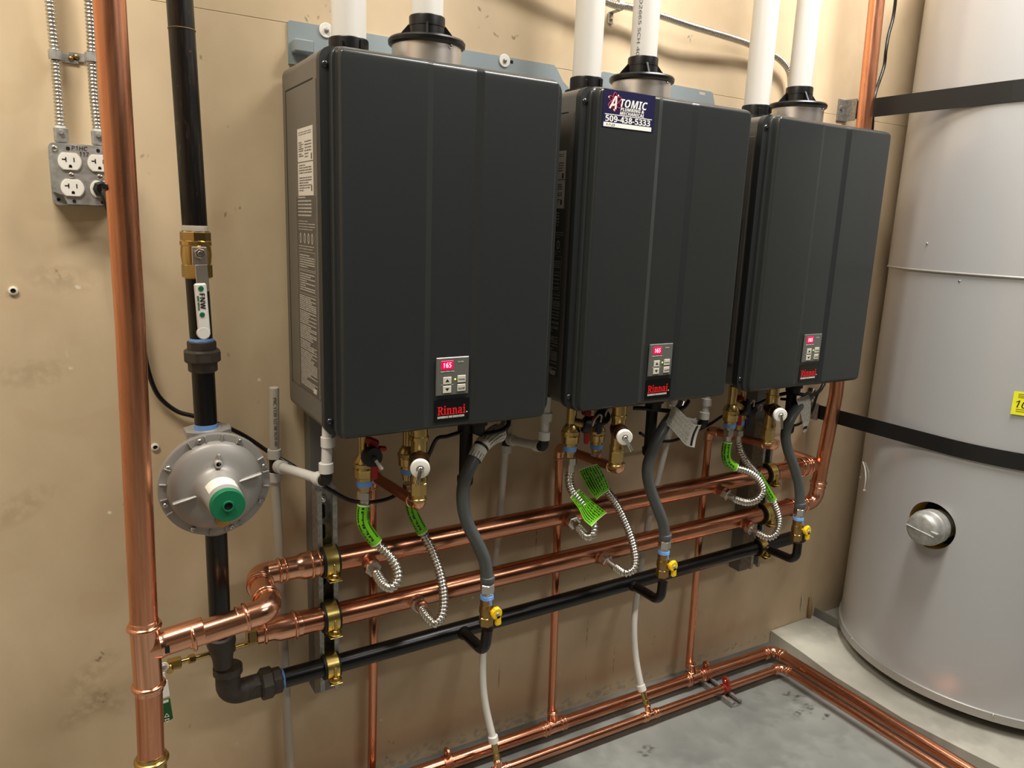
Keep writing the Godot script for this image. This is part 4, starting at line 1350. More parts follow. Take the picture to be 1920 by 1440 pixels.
func under_heaters() -> void:
	var who := ["under the heater beside the gas pipe", "under the blue stickered heater", "under the heater nearest the tank"]
	# isolating valves: first the one in front at the left of each heater, then the one behind the relief valve
	var a_at := [Vector3(0.0808, 0.9215, 0.2), Vector3(0.5606, 0.931, 0.2), Vector3(1.0647, 0.9297, 0.2)]
	var b_at := [Vector3(0.1892, 0.9121, 0.155), Vector3(0.6707, 0.9057, 0.155), Vector3(1.1494, 0.9129, 0.155)]
	var a_cap := [Vector3(0.0829, 0.8996, 0.245), Vector3(0.5993, 0.9, 0.22), Vector3(1.1184, 0.8823, 0.2)]
	for k in 3:
		iso_valve(a_at[k], "brass valve with black cap and red handle " + who[k], a_cap[k], M.red, k > 0)
		var bc = null if k == 0 else [null, Vector3(0.6496, 0.9122, 0.2), Vector3(1.1779, 0.8605, 0.175)][k]
		iso_valve(b_at[k], ["plain brass valve behind the relief valve ", "brass valve with blue handle, set back ", "brass valve with blue handle, set back "][k] + who[k], bc, M.blue, k > 0, 0.95)
	# relief valves with their copper discharge
	var rv := [[Vector3(0.178, 0.9354, 0.235), Vector3(0.1573, 0.8806, 0.288), Vector3(0.1798, 0.7889, 0.235), Vector3(0.1448, 0.8541, 0.3)], [Vector3(0.6665, 0.9289, 0.235), Vector3(0.6465, 0.8835, 0.285), Vector3(0.6783, 0.7914, 0.235), Vector3(0.6631, 0.853, 0.292)], [Vector3(1.1917, 0.9276, 0.22), Vector3(1.1683, 0.8789, 0.272), Vector3(1.2202, 0.7769, 0.22), Vector3(1.1683, 0.8455, 0.28)]]
	var drops := [[Vector3(0.1576, 0.7892, 0.03), Vector3(0.1619, 0.3917, 0.03), Vector3(0.1574, 0.0428, 0.03)], [Vector3(0.6526, 0.7909, 0.03), Vector3(0.6606, 0.4109, 0.035), Vector3(0.645, 0.0401, 0.0678)], [Vector3(1.1731, 0.7776, 0.03), Vector3(1.169, 0.4637, 0.035), Vector3(1.155, 0.0389, 0.0549)]]
	for k in 3:
		relief_valve(rv[k][0], rv[k][1], rv[k][2], "white capped brass relief valve with lever " + who[k], rv[k][3], [1.0, 0.97, 0.97][k])
		drop_pipe(rv[k][2], drops[k][0], drops[k][1], drops[k][2], ["copper drop pipe on the wall, first after the left strut, behind the headers", "copper drop pipe on the wall " + who[1], "copper drop pipe on the wall " + who[2]][k])
	# ribbed hoses
	var h1 := hose("flexible_hose", "ribbed steel hose with bent green tag " + who[0], [Vector3(0.0802, 0.7867, 0.2), Vector3(0.0762, 0.7706, 0.202), Vector3(0.0804, 0.749, 0.205), Vector3(0.098, 0.7166, 0.21), Vector3(0.1187, 0.6939, 0.222), Vector3(0.1314, 0.6709, 0.235), Vector3(0.1331, 0.6476, 0.242), Vector3(0.1217, 0.6289, 0.24), Vector3(0.1138, 0.6261, 0.215), Vector3(0.1146, 0.6301, 0.178)], [Vector3(0.0792, 0.7945, 0.2), Vector3(0.0762, 0.7706, 0.202), Vector3(0.0804, 0.749, 0.205), Vector3(0.1009, 0.7142, 0.211)], 0.0125, false, Vector3(0.122, 0.6242, 0.1278), Vector3(0.0796, 0.6214, 0.2))
	hose("flexible_hose", "ribbed steel hose from behind the relief valve " + who[0], [Vector3(0.1952, 0.771, 0.155), Vector3(0.1993, 0.7406, 0.16), Vector3(0.2145, 0.7039, 0.17), Vector3(0.2326, 0.6612, 0.185), Vector3(0.2447, 0.6134, 0.2), Vector3(0.2485, 0.566, 0.212), Vector3(0.2417, 0.5302, 0.22), Vector3(0.2294, 0.5102, 0.213), Vector3(0.2228, 0.5138, 0.19), Vector3(0.2229, 0.5175, 0.165)], [Vector3(0.194, 0.77, 0.155), Vector3(0.1993, 0.7406, 0.16), Vector3(0.2173, 0.6982, 0.172)], 0.0118, false, Vector3(0.233, 0.5068, 0.1144), Vector3(0.2559, 0.4776, 0.155))
	var h3 := hose("flexible_hose", "ribbed hose with a loose low green tag " + who[1], [Vector3(0.5653, 0.7914, 0.2), Vector3(0.5637, 0.7714, 0.2), Vector3(0.5714, 0.7454, 0.202), Vector3(0.5928, 0.7183, 0.208), Vector3(0.6132, 0.6891, 0.216), Vector3(0.6222, 0.6621, 0.225), Vector3(0.6186, 0.6395, 0.226), Vector3(0.6143, 0.6301, 0.21), Vector3(0.6216, 0.6341, 0.172)], null, 0.0, true, Vector3(0.627, 0.6371, 0.1358), Vector3(0.5844, 0.6385, 0.2))
	sheet("printed_tag", cr([Vector3(0.5726, 0.7425, 0.213), Vector3(0.5947, 0.7164, 0.222), Vector3(0.61, 0.6942, 0.232), Vector3(0.6279, 0.679, 0.238)], 5), [Vector3(0.012, 0.008, 0), Vector3(0.016, 0.008, 0.0), Vector3(0.022, 0.012, -0.002), Vector3(0.026, 0.010, -0.006)], M.tag_green, h3)
	var h4 := hose("flexible_hose", "ribbed hose with a broad flat green tag " + who[1], [Vector3(0.6737, 0.7834, 0.155), Vector3(0.6752, 0.7554, 0.16), Vector3(0.6941, 0.7216, 0.168), Vector3(0.7208, 0.6858, 0.175), Vector3(0.7446, 0.6413, 0.185), Vector3(0.7642, 0.5914, 0.195), Vector3(0.774, 0.5414, 0.205), Vector3(0.7655, 0.5142, 0.21), Vector3(0.7451, 0.5057, 0.203), Vector3(0.7472, 0.5043, 0.165)], null, 0.0, true, Vector3(0.738, 0.5151, 0.1281), Vector3(0.7849, 0.4786, 0.155))
	sheet("printed_tag", cr([Vector3(0.6344, 0.7846, 0.176), Vector3(0.647, 0.7618, 0.18), Vector3(0.6608, 0.7363, 0.185), Vector3(0.6729, 0.7149, 0.19)], 5), [Vector3(0.024, 0.006, 0.004), Vector3(0.025, 0.008, 0.004), Vector3(0.023, 0.010, 0.003), Vector3(0.018, 0.009, 0.0)], M.tag_green, h4)
	hose("flexible_hose", "ribbed hose looping over the upper header " + who[2], [Vector3(1.0631, 0.8007, 0.2), Vector3(1.0614, 0.7706, 0.2), Vector3(1.0692, 0.7472, 0.203), Vector3(1.0914, 0.7308, 0.212), Vector3(1.1225, 0.7202, 0.225), Vector3(1.153, 0.6983, 0.235), Vector3(1.1705, 0.6675, 0.24), Vector3(1.1635, 0.6389, 0.232), Vector3(1.1551, 0.6218, 0.205), Vector3(1.1505, 0.6189, 0.168)], [Vector3(1.0629, 0.8022, 0.2), Vector3(1.0614, 0.7706, 0.2), Vector3(1.0692, 0.7472, 0.203), Vector3(1.0894, 0.7311, 0.212)], 0.0120, false, Vector3(1.141, 0.6269, 0.1371), Vector3(1.1606, 0.6222, 0.2))
	hose("flexible_hose", "ribbed steel hose with green tag halfway, nearest the last gas hose", [Vector3(1.1543, 0.779, 0.155), Vector3(1.1634, 0.7491, 0.16), Vector3(1.1899, 0.7141, 0.167), Vector3(1.2239, 0.6811, 0.175), Vector3(1.2535, 0.6378, 0.185), Vector3(1.2818, 0.5926, 0.195), Vector3(1.2974, 0.5457, 0.205), Vector3(1.2866, 0.5088, 0.208), Vector3(1.2712, 0.4938, 0.195), Vector3(1.2658, 0.496, 0.165)], [Vector3(1.2198, 0.6875, 0.174), Vector3(1.2535, 0.6378, 0.185), Vector3(1.277, 0.6034, 0.192)], 0.0112, false, Vector3(1.262, 0.5014, 0.1304), Vector3(1.3211, 0.4733, 0.155))
	gas_hoses(who)
	harness(who)
	# black condensate traps
	for k in 3:
		var top := Vector3(0.322 + 0.515 * k, 0.955, 0.155)
		var t := thing("drain_trap", "black plastic drain trap hanging " + who[k], "drain trap", top + D * 0.15, "black drain traps")
		var b := Mb.new()
		b.lathe(top, D, [Vector2(0, 0.0185), Vector2(0.052, 0.0185), Vector2(0.055, 0.0140), Vector2(0.160, 0.0135)], 22)
		obj("body", b, M.black_soft, t)
		b = Mb.new()
		b.lathe(top + D * 0.152, D, [Vector2(0, 0.0155), Vector2(0.002, 0.0175), Vector2(0.016, 0.0170), Vector2(0.021, 0.0140)], 22)
		obj("cap", b, M.black_soft, t)
	# white condensate drains: down from the case, across, and down the wall
	var cs := [[Vector3(0.0066, 0.9485, 0.215), Vector3(0.0023, 0.8573, 0.215), Vector3(-0.0477, 0.8403, 0.034), Vector3(-0.0442, 1.0006, 0.034), Vector3(-0.0338, 0.0931, 0.034)], [Vector3(0.5035, 0.9378, 0.185), Vector3(0.4998, 0.853, 0.185), Vector3(0.4949, 0.8313, 0.034), Vector3(0.5011, 0.8937, 0.034), null], [Vector3(1.0264, 0.9165, 0.15), Vector3(1.0228, 0.8382, 0.15), Vector3(1.0248, 0.8315, 0.034), Vector3(1.0265, 0.8869, 0.034), null]]
	for k in 3:
		var q: Array = cs[k]
		var r := 0.0104
		var t := thing("condensate_pipe", ["white plastic condensate pipe with a printed open top, on the wall beside the left strut", "white plastic condensate pipe with black fittings between the first two heaters", "white plastic condensate pipe half hidden behind the paper tag of the middle heater"][k], "pipe", q[2] + D * 0.1, "white condensate pipes")
		var b := Mb.new()
		b.rod(q[0] + Vector3.UP * 0.03, q[1] + Vector3.UP * 0.012, r * 0.93, 18)
		obj("pipe", b, M.pvc, t)
		var dv: Vector3 = (q[2] - q[1]).normalized()
		for cp in [[q[0] + D * 0.006, D], [q[1] + Vector3.UP * 0.036, D], [q[1] + dv * 0.012, dv], [q[2] - dv * 0.034, dv], [q[2] + Vector3.UP * 0.034, D], [q[2] + D * 0.014, D]]:
			b = Mb.new()
			b.lathe(cp[0], cp[1], [Vector2(0, r), Vector2(0.001, r * 1.28), Vector2(0.019, r * 1.28), Vector2(0.020, r)], 20)
			obj("coupling", b, M.pvc, t)
		b = Mb.new()
		b.tube(bend([q[1] + Vector3.UP * 0.018, q[1], q[1] + dv * 0.016], 0.010), r * 1.05, 16)
		obj("rubber_fitting", b, M.black_soft, t)
		b = Mb.new()
		b.rod(q[2] + Vector3.UP * 0.02, q[2] + D * 0.018, r * 1.02, 16)
		obj("rubber_fitting", b, M.black_soft, t)
		b = Mb.new()
		b.rod(q[1] + dv * 0.016, q[2] - dv * 0.02, r * 0.93, 18)
		obj("pipe", b, M.pvc, t)
		b = Mb.new()
		b.rod(q[2] + Vector3.UP * 0.02, q[3], r * 0.93, 18)
		obj("pipe", b, M.pvc_dull, t)
		b = Mb.new()
		if k == 0:
			b.rod(q[2] + D * 0.018, q[4], r * 0.93, 18)
			lettering("printed_text", "PVC 1120 1/2 IN SCH 40", (q[2] + q[3]) / 2 + Vector3(-0.0002, 0.012, r * 0.96), Vector3.DOWN, R, 0.098, 0.0062, M.ink_grey, t, false)
		else:
			# softer tube lower down, curving out to a barb on the small floor pipe
			var low: Array = [[Vector3(0.4929, 0.809, 0.034), Vector3(0.4859, 0.6889, 0.034), Vector3(0.4775, 0.567, 0.036), Vector3(0.4553, 0.463, 0.045), Vector3(0.4303, 0.3535, 0.07), Vector3(0.415, 0.2713, 0.095), Vector3(0.4109, 0.2012, 0.12), Vector3(0.422, 0.1176, 0.145)], [Vector3(1.0199, 0.8047, 0.034), Vector3(0.9936, 0.6855, 0.034), Vector3(0.9706, 0.5885, 0.036), Vector3(0.9493, 0.4762, 0.042), Vector3(0.9263, 0.3586, 0.055), Vector3(0.8961, 0.2677, 0.085), Vector3(0.893, 0.1819, 0.105), Vector3(0.9009, 0.0956, 0.13)]][k - 1]
			b.tube(cr(low, 8), 0.0086, 16)
		obj("lower_tube", b, M.pvc_dull if k == 0 else M.pex, t)

func harness(who: Array) -> void:
	var loops := [[Vector3(0.3111, 0.9136, 0.16), Vector3(0.3275, 0.905, 0.17), Vector3(0.3478, 0.8984, 0.18), Vector3(0.3706, 0.9006, 0.185), Vector3(0.3969, 0.9023, 0.18), Vector3(0.4158, 0.9095, 0.17), Vector3(0.4224, 0.9231, 0.16)], [Vector3(0.7727, 0.9101, 0.16), Vector3(0.8096, 0.9076, 0.17), Vector3(0.8438, 0.9027, 0.18), Vector3(0.8831, 0.8987, 0.185), Vector3(0.9175, 0.9024, 0.18), Vector3(0.9419, 0.9144, 0.17)], [Vector3(1.2928, 0.8937, 0.15), Vector3(1.3302, 0.9003, 0.16), Vector3(1.3678, 0.8962, 0.17), Vector3(1.4148, 0.8891, 0.17), Vector3(1.4641, 0.8953, 0.16), Vector3(1.4951, 0.9145, 0.15)]]
	for k in 3:
		var t := thing("wiring_loop", "black cable loop and gland at the gas inlet " + who[k], "cable", loops[k][3])
		var b := Mb.new()
		b.tube(cr(loops[k], 6), 0.0052, 10)
		obj("cable_sheath", b, M.black, t)
		b = Mb.new()
		var g: Vector3 = loops[k][1].lerp(loops[k][2], 0.5) + Vector3.UP * 0.012
		b.lathe(g + Vector3.UP * 0.02, D, [Vector2(0, 0.021), Vector2(0.014, 0.021), Vector2(0.016, 0.016), Vector2(0.030, 0.015)], 18)
		obj("gland", b, M.black_soft, t)

func gas_hoses(who: Array) -> void:
	var paths := [[Vector3(0.4042, 0.8865, 0.15), Vector3(0.3785, 0.8862, 0.165), Vector3(0.3458, 0.8767, 0.185), Vector3(0.3146, 0.8478, 0.2), Vector3(0.2918, 0.8125, 0.21), Vector3(0.2882, 0.7697, 0.212), Vector3(0.2995, 0.7208, 0.212), Vector3(0.325, 0.6705, 0.212), Vector3(0.3457, 0.624, 0.21), Vector3(0.355, 0.5764, 0.208)], [Vector3(0.9263, 0.8835, 0.15), Vector3(0.8869, 0.8784, 0.17), Vector3(0.8353, 0.8616, 0.2), Vector3(0.8016, 0.8228, 0.21), Vector3(0.7845, 0.7748, 0.212), Vector3(0.7962, 0.7245, 0.212), Vector3(0.8237, 0.6706, 0.212), Vector3(0.8506, 0.6208, 0.211), Vector3(0.8631, 0.5783, 0.21)], [Vector3(1.4311, 0.8771, 0.15), Vector3(1.3725, 0.8722, 0.175), Vector3(1.2973, 0.8468, 0.205), Vector3(1.2746, 0.8038, 0.21), Vector3(1.2904, 0.7551, 0.211), Vector3(1.3251, 0.7, 0.212), Vector3(1.3574, 0.6383, 0.211), Vector3(1.3739, 0.5777, 0.21)]]
	var tagp := [null, null, null]
	for k in 3:
		var base: Vector3 = paths[k][paths[k].size() - 1]
		var t := thing("gas_hose", "thick grey gas hose curving down " + who[k], "hose", base + D * 0.05, "grey gas hoses")
		var b := Mb.new()
		b.tube(cr(paths[k], 8), 0.0136, 20)
		obj("hose", b, M.gas_hose, t)
		b = Mb.new()
		var s: Vector3 = paths[k][0]
		var d: Vector3 = (paths[k][0] - paths[k][1]).normalized()
		b.hex(s - d * 0.002, s + d * 0.016, 0.0165, 0.2)
		b.rod(s + d * 0.014, s + d * 0.03 + Vector3.UP * 0.016, 0.012, 16)
		obj("end_nut", b, M.steel, t)
		b = Mb.new()
		b.lathe(base + Vector3.UP * 0.012, D, [Vector2(0, 0.0136), Vector2(0.003, 0.0162), Vector2(0.013, 0.0162), Vector2(0.016, 0.0140), Vector2(0.020, 0.0130)], 22)
		obj("end_collar", b, M.gas_hose, t)
		b = Mb.new()
		b.hex(base + D * 0.007, base + D * 0.028, 0.0158, 0.25)
		b.hex(base + D * 0.028, base + D * 0.038, 0.0125, 0.6)
		obj("flare_nut", b, M.steel, t)
		# gas cock with yellow lever
		var vt := base + D * 0.036
		var v := thing("gas_valve", "brass gas valve with yellow lever " + who[k], "valve", vt + D * 0.075, "brass gas valves with yellow levers")
		b = Mb.new()
		b.lathe(vt, D, [Vector2(0, 0.0128), Vector2(0.004, 0.0150), Vector2(0.018, 0.0150), Vector2(0.021, 0.0135), Vector2(0.026, 0.0158), Vector2(0.038, 0.0166), Vector2(0.046, 0.0140), Vector2(0.050, 0.0140)], 24)
		b.hex(vt + D * 0.048, vt + D * 0.070, 0.0162, 0.25)
		b.rod(vt + D * 0.034, vt + Vector3(0.006, -0.034, 0.022), 0.0075, 14)
		obj("body", b, M.brass_dark, v)
		b = Mb.new()
		b.lathe(vt, D, [Vector2(-0.002, 0.0118), Vector2(-0.001, 0.0146), Vector2(0.006, 0.0154), Vector2(0.007, 0.0128)], 18)
		b.box(vt + Vector3(0.001, -0.010, 0.0145), Vector3(0.006, 0.016, 0.003), Basis(F, 0.2), 0.001)
		obj("thread_tape", b, M.blue_tape, v)
		b = Mb.new()
		var c := vt + Vector3(0.010, -0.032, 0.020)
		b.lathe(c, F, [Vector2(0, 0.0118), Vector2(0.002, 0.0128), Vector2(0.009, 0.0128), Vector2(0.0105, 0.0115)], 22)
		b.box(c + Vector3(0.0045, -0.016, 0.0055), Vector3(0.0135, 0.026, 0.010), Basis(F, 0.08), 0.0025)
		b.box(c + Vector3(0.000, 0.011, 0.0055), Vector3(0.014, 0.006, 0.009), Basis(), 0.002)
		var lv := obj("lever", b, M.yellow, v)
		b = Mb.new()
		b.ball(c + Vector3(0.001, 0, 0.0108), 0.0042, F, 0.6, 10)
		obj("screw", b, M.zinc, lv)
	# paper tags round the hose ends
	var t1 := thing("paper_tag", "printed white paper tag rolled round the first grey gas hose", "tag", Vector3(0.3196, 0.8471, 0.2))
	var tb := Mb.new()
	tb.tube(cr([Vector3(0.4017, 0.8873, 0.152), Vector3(0.3785, 0.8862, 0.165), Vector3(0.3458, 0.8767, 0.185), Vector3(0.3193, 0.8524, 0.198)], 6), [0.021, 0.021, 0.0205, 0.020, 0.020, 0.0195, 0.019, 0.019, 0.0185, 0.018, 0.018, 0.0175, 0.017, 0.017, 0.0165, 0.0165, 0.016, 0.016, 0.0158], 22, false)
	for k in tb.V.size():
		tb.U[k].y = tb.U[k].y / 0.085
	obj("sheet", tb, M.tag_paper, t1)
	var t2 := thing("paper_tag", "flaring printed white paper tag at the top of the middle gas hose", "tag", Vector3(0.9127, 0.8201, 0.21))
	sheet("sheet", cr([Vector3(0.8471, 0.8951, 0.2), Vector3(0.8497, 0.8917, 0.22), Vector3(0.8723, 0.8687, 0.228), Vector3(0.9024, 0.8458, 0.225), Vector3(0.93, 0.8385, 0.225)], 5), [Vector3(0.010, 0.022, 0.0), Vector3(0.008, 0.024, 0.0), Vector3(0.010, 0.024, 0.0), Vector3(0.010, 0.026, 0.0), Vector3(0.008, 0.028, 0.0)], M.tag_paper, t2)
	var t3 := thing("paper_tag", "narrow printed paper tag hanging from the last grey gas hose", "tag", Vector3(1.3676, 0.786, 0.2))
	sheet("sheet", cr([Vector3(1.3542, 0.894, 0.19), Vector3(1.3544, 0.8719, 0.2), Vector3(1.371, 0.8315, 0.198), Vector3(1.3758, 0.7884, 0.195)], 5), [Vector3(0.026, 0.004, 0.0), Vector3(0.024, 0.004, 0.0), Vector3(0.016, 0.004, 0.0), Vector3(0.005, 0.002, 0.0)], M.tag_paper, t3)

# Slotted channel: c-shaped outline with turned-in lips.
func channel(w: float, deep: float) -> PackedVector2Array:
	var t := 0.0026
	var lip := 0.0095
	return PackedVector2Array([Vector2(0, 0), Vector2(w, 0), Vector2(w, deep), Vector2(w - lip, deep), Vector2(w - lip, deep - 0.007), Vector2(w - lip + t, deep - 0.007), Vector2(w - lip + t, deep - t), Vector2(w - t, deep - t), Vector2(w - t, t), Vector2(t, t), Vector2(t, deep - t), Vector2(lip - t, deep - t), Vector2(lip - t, deep - 0.007), Vector2(lip, deep - 0.007), Vector2(lip, deep), Vector2(0, deep)])

func pipe_clamp(c: Vector3, r: float, label: String, m: Material) -> void:
	var t := thing("pipe_clamp", label, "pipe clamp", c + D * (r + 0.02), "cushioned pipe clamps on the struts")
	var b := Mb.new()
	b.lathe(c - R * 0.0175, R, [Vector2(0, r + 0.0005), Vector2(0, r + 0.0065), Vector2(0.035, r + 0.0065), Vector2(0.035, r + 0.0005)], 30)
	obj("rubber_cushion", b, M.black_soft, t)
	b = Mb.new()
	b.lathe(c - R * 0.0125, R, [Vector2(0, r + 0.003), Vector2(0, r + 0.0085), Vector2(0.025, r + 0.0085), Vector2(0.025, r + 0.003)], 30)
	# lugs to the strut and the bolted ears at the lower front
	b.box(c + Vector3(0, r * 0.72, -r * 0.72 - 0.004), Vector3(0.025, 0.004, 0.024), Basis(R, 0.2), 0.001)
	b.box(c + Vector3(0, -r * 0.72, -r * 0.72 - 0.004), Vector3(0.025, 0.004, 0.024), Basis(R, -0.2), 0.001)
	var e := c + Vector3(0.002, -r * 0.92, r * 0.72 + 0.013)
	b.box(e - F * 0.004, Vector3(0.025, 0.0028, 0.020), Basis(R, 0.12), 0.001)
	b.lathe(e + D * 0.0014, Vector3(0, 1, 0.08), [Vector2(0, 0.0130), Vector2(0.0008, 0.0138), Vector2(0.0022, 0.0138), Vector2(0.003, 0.0130)], 24)
	b.box(e + Vector3(0, -0.006, -0.001), Vector3(0.027, 0.0028, 0.022), Basis(R, 0.05), 0.001)
	obj("band", b, m, t)
	b = Mb.new()
	b.rod(e + Vector3(0, -0.012, 0.003), e + Vector3(0, 0.030, 0.003), 0.0032, 10)
	b.hex(e + Vector3(0, 0.0015, 0.003), e + Vector3(0, 0.0075, 0.003), 0.0062)
	obj("bolt", b, M.brass, t)

# A press fitting sleeve between two ends along an axis, a bead near each end.
func sleeve(b: Mb, a: Vector3, z: Vector3, r: float, beads := 3) -> void:
	var t := (z - a).normalized()
	var l := a.distance_to(z)
	var p := [Vector2(0, r * 1.01), Vector2(0.001, r * 1.05), Vector2(l - 0.001, r * 1.05), Vector2(l, r * 1.01)]
	b.lathe(a, t, p, 28)
	if l > 0.05:
		for q in [0.018, l - 0.026]:
			b.hex(a + t * q, a + t * (q + 0.008), r * 1.17, 0.3)
	if beads & 1:
		b.ring(a + t * 0.008, t, r * 1.05, r * 0.16, 28)
	if beads & 2:
		b.ring(z - t * 0.008, t, r * 1.05, r * 0.16, 28)

func stub(parent: Node, c: Vector3, r: float) -> void:
	var b := Mb.new()
	b.lathe(c + F * (r - 0.004), F, [Vector2(0, 0.0180), Vector2(0.0045, 0.0150), Vector2(0.009, 0.0128), Vector2(0.020, 0.0125), Vector2(0.021, 0.0138), Vector2(0.030, 0.0138), Vector2(0.033, 0.0115)], 22)
	obj("stub", b, M.copper_dull, parent)

func headers() -> void:
	# struts: painted channel on the wall with a galvanised one on its face
	for k in 2:
		var x: float = [0.0225, 1.3470][k]
		var side_: String = ["beside the gas regulator", "under the last heater"][k]
		var t := thing("strut_channel", "grey painted strut channel on the wall " + side_, "strut", Vector3(x + 0.0206, 0.306, 0.02), "painted struts on the wall")
		var b := Mb.new()
		b.prism(PackedVector2Array([Vector2(0, 0), Vector2(0.0413, 0), Vector2(0.0413, 0.0413), Vector2(0, 0.0413)]), Transform3D(Basis(R, F, D), Vector3(x, 1.60, 0.0005)), 1.60 - 0.306)
		obj("channel", b, M.strut, t)
		t = thing("strut_channel", "galvanised slotted strut with open face carrying the pipe clamps " + side_, "strut", Vector3(x + 0.0206, 0.318, 0.063), "slotted struts carrying the clamps")
		b = Mb.new()
		b.prism(channel(0.0413, 0.0413), Transform3D(Basis(R, F, D), Vector3(x + 0.0005, 0.790, 0.0425)), 0.790 - 0.332)
		obj("channel", b, M.galv, t)
		b = Mb.new()
		var bp := Vector3(x + 0.0195, 0.765, 0.0455)
		for y in [0.735, 0.690, 0.585, 0.465, 0.355]:
			var s := PackedVector2Array()
			for j in 20:
				var a := TAU * j / 20.0
				s.append(Vector2(cos(a) * 0.007, sin(a) * 0.007 + (0.010 if sin(a) > 0 else -0.010)))
			b.prism(s, Transform3D(Basis(), Vector3(x + 0.0206, y - 0.005, 0.0451)), 0.0004)
		obj("slot", b, M.hole, t)
		b = Mb.new()
		b.lathe(bp + D * 0.004, F, [Vector2(0, 0.0100), Vector2(0.010, 0.0100), Vector2(0.011, 0.0072), Vector2(0.017, 0.0065), Vector2(0.020, 0.004)], 18)
		obj("mounting_bolt", b, M.steel, t)
	# hot header, upper
	var y1 := 0.6375
	var r := 0.0252
	var x0: float = Vector3(0.0137, 0.6511, 0.09).x
	var x1: float = Vector3(1.5151, 0.633, 0.09).x
	var h := thing("copper_header", "upper copper header pipe running under all three heaters", "pipe", Vector3(0.7, y1 - r, 0.09), "copper headers")
	var b := Mb.new()
	b.rod(Vector3(x0, y1, 0.09), Vector3(x1, y1, 0.09), r, 36)
	obj("pipe", b, M.copper, h)
	for x in [0.122, 0.627, 1.141]:
		stub(h, Vector3(x, y1 - 0.006, 0.09), r)
	b = Mb.new()
	sleeve(b, Vector3(x1 - 0.012, y1, 0.09), Vector3(x1 + 0.028, y1, 0.09), r * 0.98, 3)
	b.tube(bend([Vector3(x1 + 0.026, y1, 0.09), Vector3(x1 + 0.062, y1, 0.09), Vector3(x1 + 0.062, y1, 0.0)], 0.034), r * 0.96, 28)
	b.ring(Vector3(x1 + 0.034, y1, 0.09), R, r, 0.0035, 28)
	obj("elbow", b, M.copper_fit, h)
	# return header, lower, with the riser at its right end
	var y2 := 0.512
	x0 = Vector3(-0.0351, 0.5117, 0.09).x
	x1 = Vector3(1.4817, 0.5137, 0.09).x
	h = thing("copper_header", "lower copper header pipe that turns up into the tall copper pipe near the tank", "pipe", Vector3(0.7, y2 - r, 0.09), "copper headers")
	b = Mb.new()
	b.rod(Vector3(x0, y2, 0.09), Vector3(x1, y2, 0.09), 0.0248, 36)
	obj("pipe", b, M.copper, h)
	for x in [0.233, 0.738, 1.262]:
		stub(h, Vector3(x, y2 - 0.002, 0.09), r)
	b = Mb.new()
	var xe: float = Vector3(-0.1094, 0.5101, 0.09).x
	b.lathe(Vector3(xe, y2, 0.09), R, [Vector2(0, 0.0185), Vector2(0.002, 0.0215), Vector2((x0 - xe) * 0.45, 0.0215), Vector2((x0 - xe) * 0.62, 0.0262), Vector2(x0 - xe + 0.016, 0.0262), Vector2(x0 - xe + 0.018, 0.0250)], 30)
	b.ring(Vector3(xe + 0.018, y2, 0.09), R, 0.0215, 0.0038, 28)
	b.ring(Vector3(x0 + 0.004, y2, 0.09), R, 0.0262, 0.0036, 28)
	obj("reducer", b, M.copper_fit, h)
	b = Mb.new()
	b.hex(Vector3(xe - 0.016, y2, 0.09), Vector3(xe + 0.002, y2, 0.09), 0.0205, 0.3)
	obj("end_plug", b, M.brass, h)
	b = Mb.new()
	var xr := 1.6015
	sleeve(b, Vector3(x1 - 0.004, y2, 0.09), Vector3(x1 + 0.036, y2, 0.092), 0.0235, 1)
	var rr := 0.0222
	b.tube(bend([Vector3(x1 + 0.034, y2, 0.092), Vector3(xr, y2, 0.096), Vector3(xr, y2 + 0.075, 0.098)], 0.040), rr, 28)
	b.ring(Vector3(x1 + 0.064, y2, 0.093), R, rr, 0.004, 28)
	b.ring(Vector3(xr, y2 + 0.066, 0.098), D, rr, 0.004, 28)
	b.ring(Vector3(xr, y2 + 0.052, 0.098), D, rr, 0.0022, 28)
	obj("elbow", b, M.copper_fit, h)
	b = Mb.new()
	var up := Vector3(1.5826, 1.968, 0.1)
	b.tube(PackedVector3Array([Vector3(xr, y2 + 0.06, 0.098), Vector3(1.6284, 0.8574, 0.1), up, up + (up - Vector3(1.6284, 0.8574, 0.1)) * 1.12]), 0.0206, 32)
	obj("riser", b, M.copper_tube, h)
	for k in 2:
		var x: float = [0.0432, 1.3685][k]
		var w: String = ["on the left strut", "on the right strut"][k]
		pipe_clamp(Vector3(x, y1, 0.09 + 0.022 * 0), r, "gold cushioned clamp holding the upper copper header " + w, M.gold)
		pipe_clamp(Vector3(x, y2, 0.09), r, "gold cushioned clamp holding the lower copper header " + w, M.gold)
		pipe_clamp(Vector3(x, gas_y(x), 0.09), 0.0195, "small gold cushioned clamp holding the black gas header " + w, M.gold)

func gas_y(x: float) -> float:
	return 0.3962 + (x + 0.06) * 0.0055

